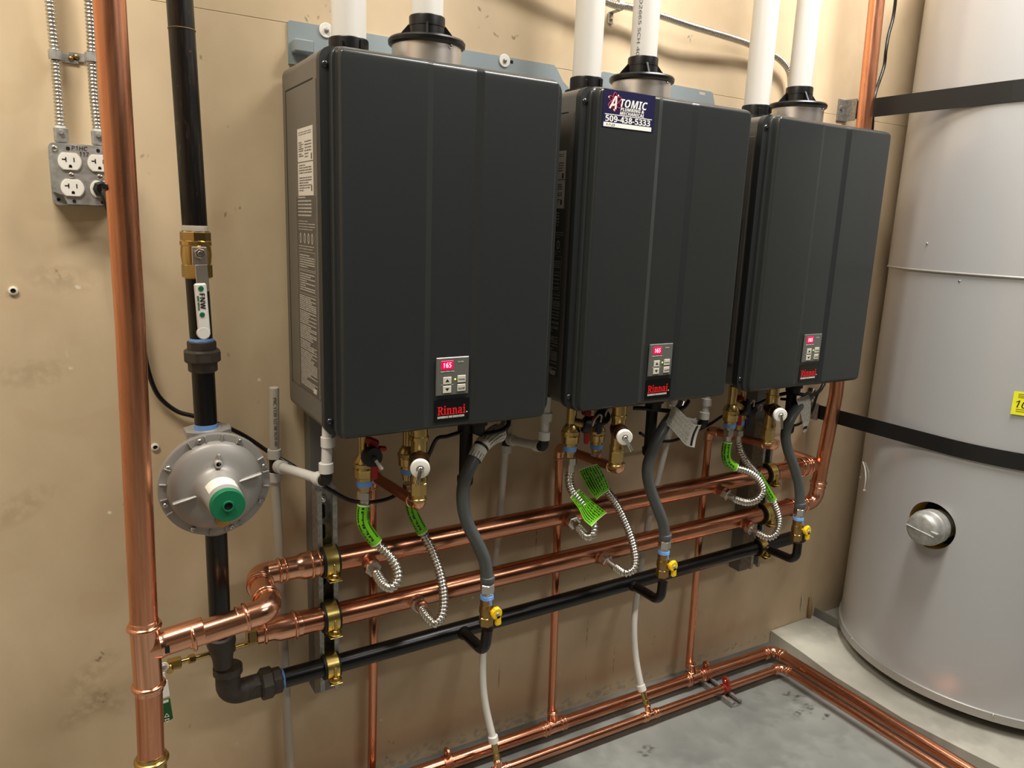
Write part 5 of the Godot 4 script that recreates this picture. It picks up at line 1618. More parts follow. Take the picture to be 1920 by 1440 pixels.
func gas_train() -> void:
	var z := 0.13
	# upper black pipe
	var t := thing("gas_pipe", "rust spotted black gas pipe coming down from above the brass valve", "pipe", Vector3(-0.1891, 1.3021, 0.13), "black gas pipes")
	var b := Mb.new()
	var a := Vector3(-0.1891, 1.3021, 0.13)
	var top := Vector3(-0.1949, 1.6585, 0.13)
	b.tube(PackedVector3Array([top + (top - a) * 3.4, top, a + D * 0.004]), 0.0201, 28)
	obj("pipe", b, M.rust_pipe, t)
	b = Mb.new()
	var q := Vector3(-0.194, 1.6148, 0.13)
	b.ring(q, D, 0.0199, 0.0012, 28)
	obj("paint_line", b, mat(Color(0.36, 0.27, 0.13), 0.5), t)
	b = Mb.new()
	b.lathe(a + Vector3.UP * 0.008, D, [Vector2(0, 0.0203), Vector2(0.002, 0.0212), Vector2(0.009, 0.0215)], 26)
	obj("thread_sealant", b, M.pvc_dull, t)
	# brass ball valve with a long white lever
	t = thing("ball_valve", "large brass gas valve with long white lever on the black pipe", "valve", Vector3(-0.1903, 1.2237, 0.13))
	b = Mb.new()
	b.hex(a + D * 0.001, a + D * 0.019, 0.0245, 0.25, 8)
	b.lathe(a, D, [Vector2(0.016, 0.0225), Vector2(0.018, 0.0252), Vector2(0.024, 0.0256), Vector2(0.026, 0.0240), Vector2(0.040, 0.0250), Vector2(0.054, 0.0235), Vector2(0.058, 0.0215)], 30)
	b.hex(a + D * 0.055, a + D * 0.080, 0.0245, 0.25, 8)
	b.rod(a + Vector3(0.003, -0.038, 0.018), a + Vector3(0.003, -0.038, 0.033), 0.0095, 18)
	obj("body", b, M.brass, t)
	var c := Vector3(-0.1891, 1.2648, 0.163)
	b = Mb.new()
	b.box(c + Vector3(0, -0.004, 0), Vector3(0.0235, 0.031, 0.003), Basis(), 0.001)
	b.box(c + Vector3(0.002, -0.0395, 0.002), Vector3(0.0195, 0.044, 0.003), Basis(F, 0.03) * Basis(R, -0.05), 0.001)
	var lv := obj("lever", b, M.alu, t)
	b = Mb.new()
	b.box(Vector3(-0.1899, 1.1752, 0.168), Vector3(0.0195, 0.083, 0.0055), Basis(F, 0.035), 0.0022)
	b.lathe(Vector3(-0.1897, 1.1334, 0.1655), F, [Vector2(0, 0.0108), Vector2(0.0045, 0.0108), Vector2(0.0055, 0.0095)], 20)
	obj("lever_sleeve", b, M.white, lv)
	var ls := Vector3(-0.1903, 1.1863, 0.1712)
	lettering("lever_text", "FNW", ls + Vector3(0.0015, 0.001, 0), Vector3(0.035, -1, 0), Vector3(1, 0.035, 0), 0.026, 0.0080, M.ink, lv, true)
	lettering("lever_text", "600 WOG", ls + Vector3(-0.0052, -0.002, 0), Vector3(0.035, -1, 0), Vector3(1, 0.035, 0), 0.024, 0.0032, M.green_cap, lv, true)
	b = Mb.new()
	b.ring(Vector3(-0.1905, 1.2084, 0.1712), F, 0.0036, 0.0008, 16)
	b.ring(Vector3(-0.1905, 1.1649, 0.1712), F, 0.0034, 0.0008, 16)
	obj("lever_emblem", b, M.green_cap, lv)
	b = Mb.new()
	b.hex(c + Vector3(0, 0.001, 0.001), c + Vector3(0, 0.001, 0.0075), 0.0085, 0.2)
	b.rod(c + Vector3(0, 0.001, 0.006), c + Vector3(0, 0.001, 0.0105), 0.0042, 12)
	obj("lever_nut", b, M.steel, lv)
	# nipple, union, nipple
	var n0 := Vector3(-0.1901, 1.2264, 0.13)
	var n1 := Vector3(-0.1877, 1.1134, 0.13)
	var u1 := Vector3(-0.1875, 1.0596, 0.13)
	var n2 := Vector3(-0.187, 0.954, 0.13)
	t = thing("gas_pipe", "black pipe pieces with a hexagon union between the brass valve and the regulator", "pipe", n2, "black gas pipes")
	b = Mb.new()
	b.rod(n0, n1, 0.0187, 28)
	b.rod(u1 + Vector3.UP * 0.004, n2, 0.0191, 28)
	obj("nipple", b, M.black_pipe, t)
	b = Mb.new()
	var ul := n1.distance_to(u1)
	b.hex(n1 + Vector3.UP * 0.002, n1.lerp(u1, 0.30), 0.0238, 0.2, 8)
	b.hex(n1.lerp(u1, 0.26), n1.lerp(u1, 0.66), 0.0318, 0.5, 8)
	b.hex(n1.lerp(u1, 0.62), u1, 0.0242, 0.2, 8)
	obj("union", b, M.iron, t)
	b = Mb.new()
	b.lathe(n1 + Vector3.UP * 0.006, D, [Vector2(0, 0.0188), Vector2(0.004, 0.0205), Vector2(0.006, 0.0205)], 24)
	b.lathe(n2 + Vector3.UP * 0.012, D, [Vector2(0, 0.0192), Vector2(0.001, 0.0199), Vector2(0.009, 0.0203), Vector2(0.012, 0.0215)], 24)
	obj("thread_sealant", b, M.blue_tape, t)
	regulator(n2)
	# below the regulator: pipe, bell reducer and elbow
	var l0 := Vector3(-0.1789, 0.7661, 0.13)
	var l1 := Vector3(-0.1782, 0.5389, 0.12)
	t = thing("gas_pipe", "black pipe below the round regulator ending in a cast elbow", "pipe", Vector3(-0.1697, 0.392, 0.1), "black gas pipes")
	b = Mb.new()
	b.rod(l0, l1 + D * 0.01, 0.0192, 28)
	obj("pipe", b, M.black_pipe, t)
	var e0 := Vector3(-0.1732, 0.4525, 0.105)
	b = Mb.new()
	b.lathe(l1 + Vector3.UP * 0.008, e0 - l1, [Vector2(0, 0.0215), Vector2(0.002, 0.0262), Vector2(0.020, 0.0268), Vector2(0.040, 0.0225), Vector2(0.058, 0.0190), Vector2(0.075, 0.0185)], 28)
	obj("bell_reducer", b, M.iron, t)
	var gy := gas_y(-0.1)
	var xl: float = Vector3(-0.1216, 0.3932, 0.09).x
	var ec := Vector3(Vector3(-0.1648, 0.417, 0.095).x, gy, 0.092)
	b = Mb.new()
	b.tube(bend([Vector3(ec.x, e0.y + 0.006, 0.098), ec, Vector3(xl + 0.006, gy, 0.09)], 0.034, 12), 0.0235, 28)
	b.lathe(Vector3(ec.x, e0.y + 0.010, 0.099), D, [Vector2(0, 0.0235), Vector2(0.001, 0.0275), Vector2(0.014, 0.0278), Vector2(0.016, 0.0240)], 28)
	obj("elbow", b, M.iron, t)
	# gas header with union, legs and far end
	t = thing("gas_header", "long black gas header pipe below the copper headers", "pipe", Vector3(0.6, gas_y(0.6) - 0.02, 0.09))
	var xs: float = Vector3(-0.0597, 0.3971, 0.09).x
	var xe: float = Vector3(1.5405, 0.4041, 0.09).x
	b = Mb.new()
	var hx := func(f: float) -> Vector3: return Vector3(lerpf(xl, xs, f), gas_y(lerpf(xl, xs, f)), 0.09)
	b.hex(hx.call(0.0), hx.call(0.36), 0.0235, 0.2, 8)
	b.hex(hx.call(0.30), hx.call(0.70), 0.0325, 0.45, 8)
	b.hex(hx.call(0.66), hx.call(1.0), 0.0262, 0.2, 8)
	obj("union", b, M.iron, t)
	b = Mb.new()
	b.lathe(hx.call(0.98), R, [Vector2(0, 0.0225), Vector2(0.003, 0.0215), Vector2(0.005, 0.0202)], 24)
	obj("thread_sealant", b, M.blue_tape, t)
	b = Mb.new()
	b.rod(hx.call(0.95), Vector3(xe, gas_y(xe), 0.09), 0.0195, 32)
	obj("pipe", b, M.black_pipe, t)
	b = Mb.new()
	b.lathe(Vector3(xe - 0.012, gas_y(xe), 0.09), R, [Vector2(0, 0.0200), Vector2(0.001, 0.0212), Vector2(0.006, 0.0212), Vector2(0.007, 0.0196)], 24)
	obj("thread_sealant", b, M.dope, t)
	b = Mb.new()
	b.lathe(Vector3(xe - 0.004, gas_y(xe), 0.09), R, [Vector2(0, 0.0225), Vector2(0.002, 0.0245), Vector2(0.020, 0.0245), Vector2(0.026, 0.0200)], 24)
	obj("end_cap", b, M.black_pipe, t)
	var legs := [[Vector3(0.3537, 0.3958, 0.09), Vector3(0.354, 0.404, 0.206), Vector3(0.3591, 0.4583, 0.208)], [Vector3(0.863, 0.4019, 0.09), Vector3(0.863, 0.4044, 0.2125), Vector3(0.8686, 0.4581, 0.21)], [Vector3(1.3779, 0.3988, 0.09), Vector3(1.378, 0.4086, 0.2157), Vector3(1.3839, 0.4619, 0.211)]]
	for l in legs:
		b = Mb.new()
		var h := Vector3(l[0].x, gas_y(l[0].x), 0.095)
		b.tube(bend([h, l[1], l[2]], 0.026, 10), 0.0122, 22)
		b.lathe(h + F * 0.012, F, [Vector2(0, 0.0165), Vector2(0.006, 0.0150), Vector2(0.012, 0.0124)], 20)
		obj("leg", b, M.black_pipe, t)

func regulator(inlet: Vector3) -> void:
	var c := Vector3(-0.1817, 0.863, 0.16)
	var t := thing("gas_regulator", "round grey cast gas regulator with a green cap on its nose", "regulator", c + D * 0.095)
	var b := Mb.new()
	# body behind the diaphragm, with inlet and outlet necks
	b.lathe(c - F * 0.062, F, [Vector2(0, 0.030), Vector2(0.004, 0.036), Vector2(0.034, 0.040), Vector2(0.048, 0.070), Vector2(0.052, 0.086)], 40)
	b.rod(Vector3(inlet.x, inlet.y + 0.004, 0.13), Vector3(c.x, c.y + 0.02, 0.13), 0.0270, 28)
	b.rod(Vector3(-0.1792, 0.7598, 0.13), Vector3(c.x, c.y - 0.02, 0.13), 0.0250, 28)
	var cap := PackedVector2Array([Vector2(-0.037, -0.020), Vector2(-0.020, -0.033), Vector2(0.020, -0.033), Vector2(0.040, -0.016), Vector2(0.037, 0.018), Vector2(0.020, 0.030), Vector2(-0.020, 0.030), Vector2(-0.037, 0.018)])
	b.prism(cap, Transform3D(Basis(R, F, D), Vector3(inlet.x + 0.002, inlet.y + 0.003, 0.13)), 0.010)
	b.prism(PackedVector2Array([Vector2(-0.032, 0), Vector2(0.032, 0), Vector2(0.042, -0.032), Vector2(-0.042, -0.032)]), Transform3D(Basis(), Vector3(inlet.x + 0.002, inlet.y - 0.006, 0.118)), 0.024)
	obj("body", b, M.cast, t)
	b = Mb.new()
	# front half: flange rim, dome, stepped nose
	b.lathe(c - F * 0.010, F, [Vector2(0, 0.0900), Vector2(0.002, 0.0925), Vector2(0.0085, 0.0925), Vector2(0.0095, 0.0912), Vector2(0.0100, 0.0940), Vector2(0.018, 0.0935), Vector2(0.0195, 0.0915), Vector2(0.0200, 0.0805), Vector2(0.0260, 0.0785), Vector2(0.0310, 0.0740), Vector2(0.0360, 0.0640), Vector2(0.0385, 0.0540), Vector2(0.0400, 0.0440), Vector2(0.0440, 0.0370), Vector2(0.0520, 0.0330), Vector2(0.0640, 0.0305), Vector2(0.1180, 0.0285), Vector2(0.1190, 0.0270)], 64)
	# radial ribs on rim and dome
	for k in 20:
		var a := TAU * (k + 0.5) / 20.0
		if k % 5 == 2:
			continue
		b.box(c + Vector3(cos(a), sin(a), 0) * 0.0865 + F * 0.0105, Vector3(0.0115, 0.0022, 0.008), Basis(F, a), 0.0005)
	for s in [-1.0, 1.0]:
		b.box(c + Vector3(s * 0.052, s * 0.012, 0.030), Vector3(0.047, 0.0050, 0.010), Basis(F, 0.22 + (0.0 if s > 0 else 0.0)), 0.002)
	b.box(c + Vector3(0.004, 0.043, 0.030), Vector3(0.005, 0.040, 0.010), Basis(), 0.002)
	obj("diaphragm_cover", b, M.cast, t)
	for k in 8:
		var a := TAU * k / 8.0 + 0.28
		b = Mb.new()
		var p := c + Vector3(cos(a), sin(a), 0) * 0.0862 + F * 0.0095
		b.lathe(p, F, [Vector2(0, 0.0046), Vector2(0.0035, 0.0044), Vector2(0.0045, 0.0034), Vector2(0.0045, 0.0018), Vector2(0.0025, 0.0016)], 14)
		obj("cover_screw", b, M.steel, t)
	b = Mb.new()
	var v := Vector3(-0.1801, 0.9089, 0.198)
	b.lathe(v - F * 0.012, F, [Vector2(0, 0.0072), Vector2(0.012, 0.0072), Vector2(0.0135, 0.0060), Vector2(0.0135, 0.0042), Vector2(0.004, 0.0040)], 18)
	var vent := obj("vent_port", b, M.cast, t)
	b = Mb.new()
	b.lathe(v - F * 0.008, F, [Vector2(0, 0.0041), Vector2(0.004, 0.0041)], 14)
	obj("hole", b, M.hole, vent)
	b = Mb.new()
	var g := c + F * 0.108
	b.lathe(g, F, [Vector2(0, 0.0262), Vector2(0.0015, 0.0278), Vector2(0.0115, 0.0276), Vector2(0.0135, 0.0262), Vector2(0.0138, 0.0095), Vector2(0.0165, 0.0088), Vector2(0.0165, 0.0068), Vector2(0.0120, 0.0064)], 44)
	var gc := obj("green_cap", b, M.green_cap, t)
	b = Mb.new()
	b.lathe(g + F * 0.0118, F, [Vector2(0, 0.0066), Vector2(0.0030, 0.0066)], 14)
	obj("hole", b, M.hole, gc)
	# paper band round the nose, small square label, cast mark, tan tag below
	b = Mb.new()
	var rows := []
	for i in 2:
		var row := PackedVector3Array()
		for j in 14:
			var a := 0.75 + j * 0.14
			row.append(c + Vector3(cos(a), sin(a), 0) * (0.0304 - 0.0012 * i) + F * (0.060 + 0.036 * i))
		rows.append(row)
	b.surf(rows, false)
	obj("nose_label", b, M.tag_paper, t)
	b = Mb.new()
	b.box(Vector3(-0.1962, 0.9036, 0.189), Vector3(0.0095, 0.0105, 0.0008), Basis(R, -0.25))
	var sq := obj("square_label", b, M.white, t)
	b = Mb.new()
	b.box(Vector3(-0.1963, 0.9038, 0.1896), Vector3(0.0042, 0.0048, 0.0010), Basis(R, -0.25))
	obj("print", b, M.ink_grey, sq)
	b = Mb.new()
	var em := Vector3(-0.2122, 0.8253, 0.186)
	for s in [-1.0, 1.0]:
		b.box(em + Vector3(0.0075 * s, 0, 0), Vector3(0.0012, 0.018, 0.0016), Basis(F, -0.55), 0.0003)
	b.box(em, Vector3(0.0075, 0.0065, 0.0012), Basis(F, -0.55), 0.0004)
	obj("cast_mark", b, M.cast, t)
	b = Mb.new()
	b.lathe(Vector3(-0.177, 0.8027, 0.19), F, [Vector2(0, 0.0125), Vector2(0.0012, 0.0125)], 20)
	obj("tan_disc", b, mat(Color(0.62, 0.46, 0.24), 0.5), t)

func copper_riser() -> void:
	var z := 0.23
	var t := thing("copper_riser", "tall copper pipe with press fittings, nearest the viewer, beside the outlet box", "pipe", Vector3(-0.3174, 0.3847, 0.23))
	var r := 0.0214
	var lo := Vector3(-0.3136, 0.6567, 0.23)
	var top := Vector3(-0.3013, 1.6191, 0.23)
	var b := Mb.new()
	b.tube(PackedVector3Array([lo, Vector3(-0.3031, 1.1588, 0.23), top, top + (top - Vector3(-0.3031, 1.1588, 0.23)) * 3.0]), r, 40)
	obj("pipe", b, M.copper_tube, t)
	# black printed dashes on the tube
	b = Mb.new()
	for k in 9:
		var p: Vector3 = Vector3(-0.3041, 1.3454, 0.2508).lerp(Vector3(-0.3015, 1.2649, 0.2508), k / 8.0)
		b.box(p, Vector3(0.0022, 0.0052, 0.0006), Basis(F, 0.02))
	obj("printed_marks", b, M.ink, t)
	var tc := Vector3(-0.3149, 0.6139, 0.23)
	var bot := Vector3(-0.3134, 0.5352, 0.23)
	var br := Vector3(-0.2407, 0.6173, 0.23)
	b = Mb.new()
	var ax := (bot - lo).normalized()
	b.lathe(lo - ax * 0.010, ax, [Vector2(0, r * 1.02), Vector2(0.001, r * 1.06), Vector2(lo.distance_to(bot) + 0.012, r * 1.06), Vector2(lo.distance_to(bot) + 0.013, r * 1.01)], 40)
	b.ring(lo + ax * 0.002, ax, r * 1.06, 0.0048, 40)
	b.ring(bot - ax * 0.010, ax, r * 1.06, 0.0048, 40)
	var bd := (Vector3(-0.1619, 0.6231, 0.23) - Vector3(-0.2673, 0.6115, 0.23)).normalized()
	b.lathe(tc, bd, [Vector2(0.002, r * 1.05), Vector2(0.012, r * 1.055), Vector2(0.0215, r * 1.12), Vector2(0.0235, r * 1.16), Vector2(0.027, r * 1.10), Vector2(0.032, r * 1.07), Vector2(tc.distance_to(br) + 0.018, r * 1.07), Vector2(tc.distance_to(br) + 0.019, r * 1.01)], 36)
	b.ring(br, bd, r * 1.07, 0.0042, 36)
	obj("tee", b, M.copper_fit, t)
	b = Mb.new()
	b.box(Vector3(-0.2831, 0.6157, 0.2535), Vector3(0.0072, 0.0135, 0.0006), Basis(), 0.0)
	obj("barcode_sticker", b, M.ink, t)
	b = Mb.new()
	b.rod(bot - ax * 0.01, Vector3(-0.3174, 0.4006, 0.23), r, 36)
	obj("lower_pipe", b, M.copper_tube, t)
	b = Mb.new()
	var q := Vector3(-0.317, 0.4142, 0.23)
	b.lathe(q, ax, [Vector2(0, r * 1.03), Vector2(0.002, r * 1.10), Vector2(0.040, r * 1.10), Vector2(0.09, r * 1.12)], 36)
	b.ring(q + ax * 0.012, ax, r * 1.1, 0.0048, 36)
	obj("coupling", b, M.brass, t)
	b = Mb.new()
	var end := q + ax * 0.08
	b.tube(PackedVector3Array([end, Vector3(end.x, 0.03, end.z)]), r, 30)
	obj("foot_pipe", b, M.copper_tube, t)
	# branch, first elbow, nipple back to the wall side, second elbow, reducer
	b = Mb.new()
	var e1 := Vector3(-0.1068, 0.6323, 0.226)
	b.rod(br - bd * 0.01, br + bd * (br.distance_to(e1) - 0.04), r, 36)
	obj("branch_pipe", b, M.copper_fit, t)
	var e2 := Vector3(e1.x + 0.004, 0.6375, 0.09)
	var nd := (e2 - e1).normalized()
	b = Mb.new()
	b.tube(bend([e1 - bd * 0.060, e1, e1 + nd * 0.048], 0.034, 12), r * 1.06, 36)
	b.ring(e1 - bd * 0.044, bd, r * 1.06, 0.0040, 36)
	b.ring(e1 - bd * 0.058, bd, r * 1.04, 0.0016, 36)
	b.ring(e1 + nd * 0.040, nd, r * 1.06, 0.0040, 36)
	b.ring(e1 + nd * 0.030, nd, r * 1.06, 0.0020, 36)
	obj("elbow", b, M.copper_fit, t)
	b = Mb.new()
	b.rod(e1 + nd * 0.04, e2 - nd * 0.04, r, 36)
	obj("nipple", b, M.copper_fit, t)
	b = Mb.new()
	b.tube(bend([e2 - nd * 0.050, e2, e2 + R * 0.046], 0.034, 12), r * 1.04, 36)
	b.ring(e2 - nd * 0.042, nd, r * 1.05, 0.0040, 36)
	b.ring(e2 - nd * 0.032, nd, r * 1.05, 0.0020, 36)
	obj("elbow", b, M.copper_fit, t)
	b = Mb.new()
	var xa: float = e2.x + 0.038
	var xb: float = Vector3(0.0247, 0.6477, 0.09).x
	var l := xb - xa
	b.lathe(Vector3(xa, 0.6375, 0.09), R, [Vector2(0, 0.0220), Vector2(0.001, 0.0226), Vector2(l * 0.42, 0.0226), Vector2(l * 0.50, 0.0235), Vector2(l * 0.58, 0.0268), Vector2(l * 0.99, 0.0268), Vector2(l, 0.0254)], 36)
	b.ring(Vector3(xa + 0.006, 0.6375, 0.09), R, 0.0226, 0.0036, 32)
	b.ring(Vector3(xa + 0.018, 0.6375, 0.09), R, 0.0226, 0.0030, 32)
	b.ring(Vector3(xa + l * 0.78, 0.6375, 0.09), R, 0.0268, 0.0034, 32)
	b.ring(Vector3(xa + l * 0.95, 0.6375, 0.09), R, 0.0268, 0.0022, 32)
	obj("reducer", b, M.copper_fit, t)
	# small drain valve on a brass line behind the branch
	var v := Vector3(-0.2701, 0.5111, 0.125)
	t = thing("drain_valve", "small brass drain valve with a hanging white and green lever, behind the copper tee", "valve", Vector3(-0.2835, 0.3957, 0.14))
	b = Mb.new()
	var l0 := Vector3(-0.1206, 0.4955, 0.092)
	b.rod(v, l0, 0.0050, 14)
	b.hex(v - R * 0.004, v + R * 0.020, 0.0115, 0.2)
	b.hex(v.lerp(l0, 0.22), v.lerp(l0, 0.30), 0.0085, 0.2)
	b.hex(v.lerp(l0, 0.72), v.lerp(l0, 0.80), 0.0085, 0.2)
	b.rod(v, v + Vector3(-0.002, -0.002, 0.020), 0.006, 14)
	obj("body", b, M.brass, t)
	b = Mb.new()
	b.lathe(Vector3(-0.2817, 0.5216, 0.145), F, [Vector2(0, 0.0088), Vector2(0.002, 0.0088)], 18)
	b.box(Vector3(-0.2839, 0.5018, 0.147), Vector3(0.0075, 0.020, 0.002), Basis(F, 0.06), 0.0005)
	b.box(Vector3(-0.2835, 0.4777, 0.147), Vector3(0.0150, 0.034, 0.0022), Basis(F, 0.06), 0.0008)
	var lv := obj("lever", b, M.white, t)
	b = Mb.new()
	b.ball(Vector3(-0.2819, 0.5231, 0.1475), 0.0052, F, 0.6, 10)
	obj("lever_nut", b, M.zinc, lv)
	b = Mb.new()
	b.box(Vector3(-0.2831, 0.4347, 0.147), Vector3(0.0195, 0.046, 0.0050), Basis(F, 0.07), 0.002)
	obj("lever_sleeve", b, M.green, lv)
	b = Mb.new()
	for p in [[0.0030, 1.0], [-0.0065, -1.0]]:
		var o := Vector3(-0.2833, 0.421, 0.1498) + Vector3(0.001, p[0], 0)
		for k in 3:
			var a0: float = PI / 2 * p[1] + TAU * k / 3.0
			var a1: float = a0 + TAU / 3.0
			b.tube(PackedVector3Array([o + Vector3(cos(a0), sin(a0), 0) * 0.0045, o + Vector3(cos(a1), sin(a1), 0) * 0.0045]), 0.0006, 6)
	b.box(Vector3(-0.2842, 0.4533, 0.1498), Vector3(0.013, 0.0045, 0.0006), Basis(F, 0.07))
	obj("lever_print", b, M.paper, lv)

func floor_pipes() -> void:
	var bz := 0.080
	var bx := 1.504
	var sz := 0.160
	var sx := 1.447
	var by := func(x: float) -> float: return floor_y(x) + 0.0335
	var sy := func(x: float) -> float: return floor_y(x) + 0.0330
	var rb := 0.0168
	var rs := 0.0112
	var t := thing("floor_pipe", "thicker copper pipe along the floor, turning the corner beside the pad", "pipe", Vector3(0.9, floor_y(0.9), bz), "copper pipes on the floor")
	var b := Mb.new()
	b.rod(Vector3(-1.4, by.call(-1.4), bz), Vector3(bx - 0.03, by.call(bx - 0.03), bz), rb, 30)
	b.rod(Vector3(bx, by.call(bx), bz + 0.03), Vector3(bx, by.call(bx), 3.2), rb * 1.07, 30)
	obj("pipe", b, M.copper, t)
	b = Mb.new()
	var c := Vector3(bx, by.call(bx), bz)
	b.tube(bend([c - R * 0.052, c, c + F * 0.052], 0.032, 12), rb * 1.07, 28)
	for s in [R * -1.0, F]:
		b.ring(c + s * 0.042, s, rb * 1.06, 0.0030, 28)
		b.ring(c + s * 0.032, s, rb * 1.06, 0.0022, 28)
	obj("elbow", b, M.copper_fit, t)
	for d in [Vector3(0.645, 0.0401, 0.0678), Vector3(1.155, 0.0389, 0.0549)]:
		var x: float = d.x
		b = Mb.new()
		var m := Vector3(x, by.call(x), bz)
		sleeve(b, m - R * 0.040, m + R * 0.040, rb, 3)
		b.ring(m - R * 0.022, R, rb * 1.06, 0.0022, 26)
		b.ring(m + R * 0.022, R, rb * 1.06, 0.0022, 26)
		b.rod(m, m + Vector3(0, 0.040, (d.z - bz) * 0.7), 0.0125, 20)
		b.ring(m + Vector3(0, 0.036, (d.z - bz) * 0.62), Vector3.UP, 0.0122, 0.0024, 20)
		obj("tee", b, M.copper_fit, t)
	t = thing("floor_pipe", "thinner copper pipe along the floor in front of the thicker one", "pipe", Vector3(0.9, floor_y(0.9), sz), "copper pipes on the floor")
	b = Mb.new()
	b.rod(Vector3(-1.4, sy.call(-1.4), sz), Vector3(sx - 0.02, sy.call(sx - 0.02), sz), rs, 24)
	b.rod(Vector3(sx, sy.call(sx), sz + 0.02), Vector3(sx, sy.call(sx), 3.2), rs, 24)
	obj("pipe", b, M.copper, t)
	b = Mb.new()
	c = Vector3(sx, sy.call(sx), sz)
	b.tube(bend([c - R * 0.036, c, c + F * 0.036], 0.020, 10), rs * 1.10, 24)
	for s in [R * -1.0, F]:
		b.ring(c + s * 0.030, s, rs * 1.1, 0.0024, 24)
		b.ring(c + s * 0.022, s, rs * 1.1, 0.0018, 24)
	obj("elbow", b, M.copper_fit, t)
	var barbs := [[Vector3(0.422, 0.1176, 0.145), Vector3(0.4324, 0.0492, 0.16)], [Vector3(0.9009, 0.0956, 0.13), Vector3(0.912, 0.0347, 0.155)]]
	for q in barbs:
		var x: float = q[1].x
		var m := Vector3(x, sy.call(x), sz)
		b = Mb.new()
		sleeve(b, m - R * 0.032, m + R * 0.032, rs, 3)
		b.ring(m - R * 0.016, R, rs * 1.06, 0.0018, 24)
		b.ring(m + R * 0.016, R, rs * 1.06, 0.0018, 24)
		var d: Vector3 = (q[0] - m).normalized()
		b.rod(m, m + d * 0.030, 0.0088, 18)
		b.ring(m + d * 0.026, d, 0.0090, 0.0018, 18)
		obj("tee", b, M.copper_fit, t)
		b = Mb.new()
		b.lathe(m + d * 0.026, d, [Vector2(0, 0.0070), Vector2(0.010, 0.0070), Vector2(0.011, 0.0085), Vector2(0.016, 0.0085), Vector2(0.017, 0.0062), Vector2(0.024, 0.0062), Vector2(0.025, 0.0078), Vector2(m.distance_to(q[0]) - 0.022, 0.0078)], 18)
		obj("barb", b, M.brass, t)
		b = Mb.new()
		var cl: Vector3 = q[0]
		b.lathe(cl - d * 0.008, d, [Vector2(0, 0.0105), Vector2(0.0015, 0.0122), Vector2(0.0165, 0.0122), Vector2(0.018, 0.0105)], 20)
		obj("white_collar", b, M.pex, t)
	# strut on the floor under both pipes, with their clamps
	var fx: float = Vector3(1.2, 0.0718, 0.114).x
	var p := Vector3(1.2478, 0.0074, 0.08)
	fx = p.x - 0.045
	t = thing("strut_channel", "short galvanised strut channel lying on the floor under the copper pipes", "strut", Vector3(fx, floor_y(fx), 0.16))
	b = Mb.new()
	b.prism(channel(0.0413, 0.0165), Transform3D(Basis(R, Vector3.UP, F * -1.0), Vector3(fx - 0.0206, floor_y(fx) + 0.0004, 0.208)), 0.190)
	obj("channel", b, M.galv, t)
	b = Mb.new()
	for z in [0.195, 0.12]:
		b.prism(PackedVector2Array([Vector2(-0.006, -0.004), Vector2(0.006, -0.004), Vector2(0.006, 0.004), Vector2(-0.006, 0.004)]), Transform3D(Basis(R, F, D), Vector3(fx, floor_y(fx) + 0.0036, z)), 0.0003)
	obj("slot", b, M.hole, t)
	for k in 3:
		var x: float = [fx, fx, Vector3(0.3314, 0.0411, 0.08).x][k]
		var small := k == 1
		var r := rs if small else rb
		var m := Vector3(x, sy.call(x) if small else by.call(x), sz if small else bz)
		t = thing("pipe_clamp", ["round eared clamp on the thicker floor pipe above the floor strut", "red brown clamp on the thinner floor pipe above the floor strut", "round eared clamp on the thicker floor pipe near the first white tube"][k], "pipe clamp", Vector3(x, floor_y(x) + 0.017, m.z), "clamps on the floor pipes")
		b = Mb.new()
		b.lathe(m - R * 0.0105, R, [Vector2(0, r + 0.0004), Vector2(0, r + 0.0022), Vector2(0.021, r + 0.0022), Vector2(0.021, r + 0.0004)], 26)
		b.box(m + Vector3(0, -r - 0.006, 0), Vector3(0.021, 0.014, 0.004), Basis(), 0.001)
		for s in [-1.0, 1.0]:
			b.box(m + Vector3(0, -r - 0.001, s * r * 0.5), Vector3(0.021, 0.012, 0.003), Basis(R, s * 0.4), 0.001)
		var ear := m + Vector3(0, r + 0.006, 0)
		b.lathe(ear - R * 0.0035 + Vector3.UP * 0.004, R, [Vector2(0, 0.0125), Vector2(0.001, 0.0135), Vector2(0.006, 0.0135), Vector2(0.007, 0.0125)], 22)
		obj("band", b, M.copper_paint if small else M.copper_dull, t)
		b = Mb.new()
		b.ball(ear + Vector3(-0.0040, 0.005, 0), 0.0046, R * -1.0, 0.6, 12)
		b.ball(ear + Vector3(0.0040, 0.005, 0), 0.0046, R, 0.6, 12)
		obj("screw", b, M.copper_fit, t)

const TX := 2.07
const TZ := 0.435
const TR := 0.4237

func on_tank(s: float, y: float, out := 0.0) -> Vector3:
	# s: metres round from the side that faces -x towards the viewer
	var a := PI - s / TR
	return Vector3(TX + cos(a) * (TR + out), y, TZ + sin(a) * (TR + out))

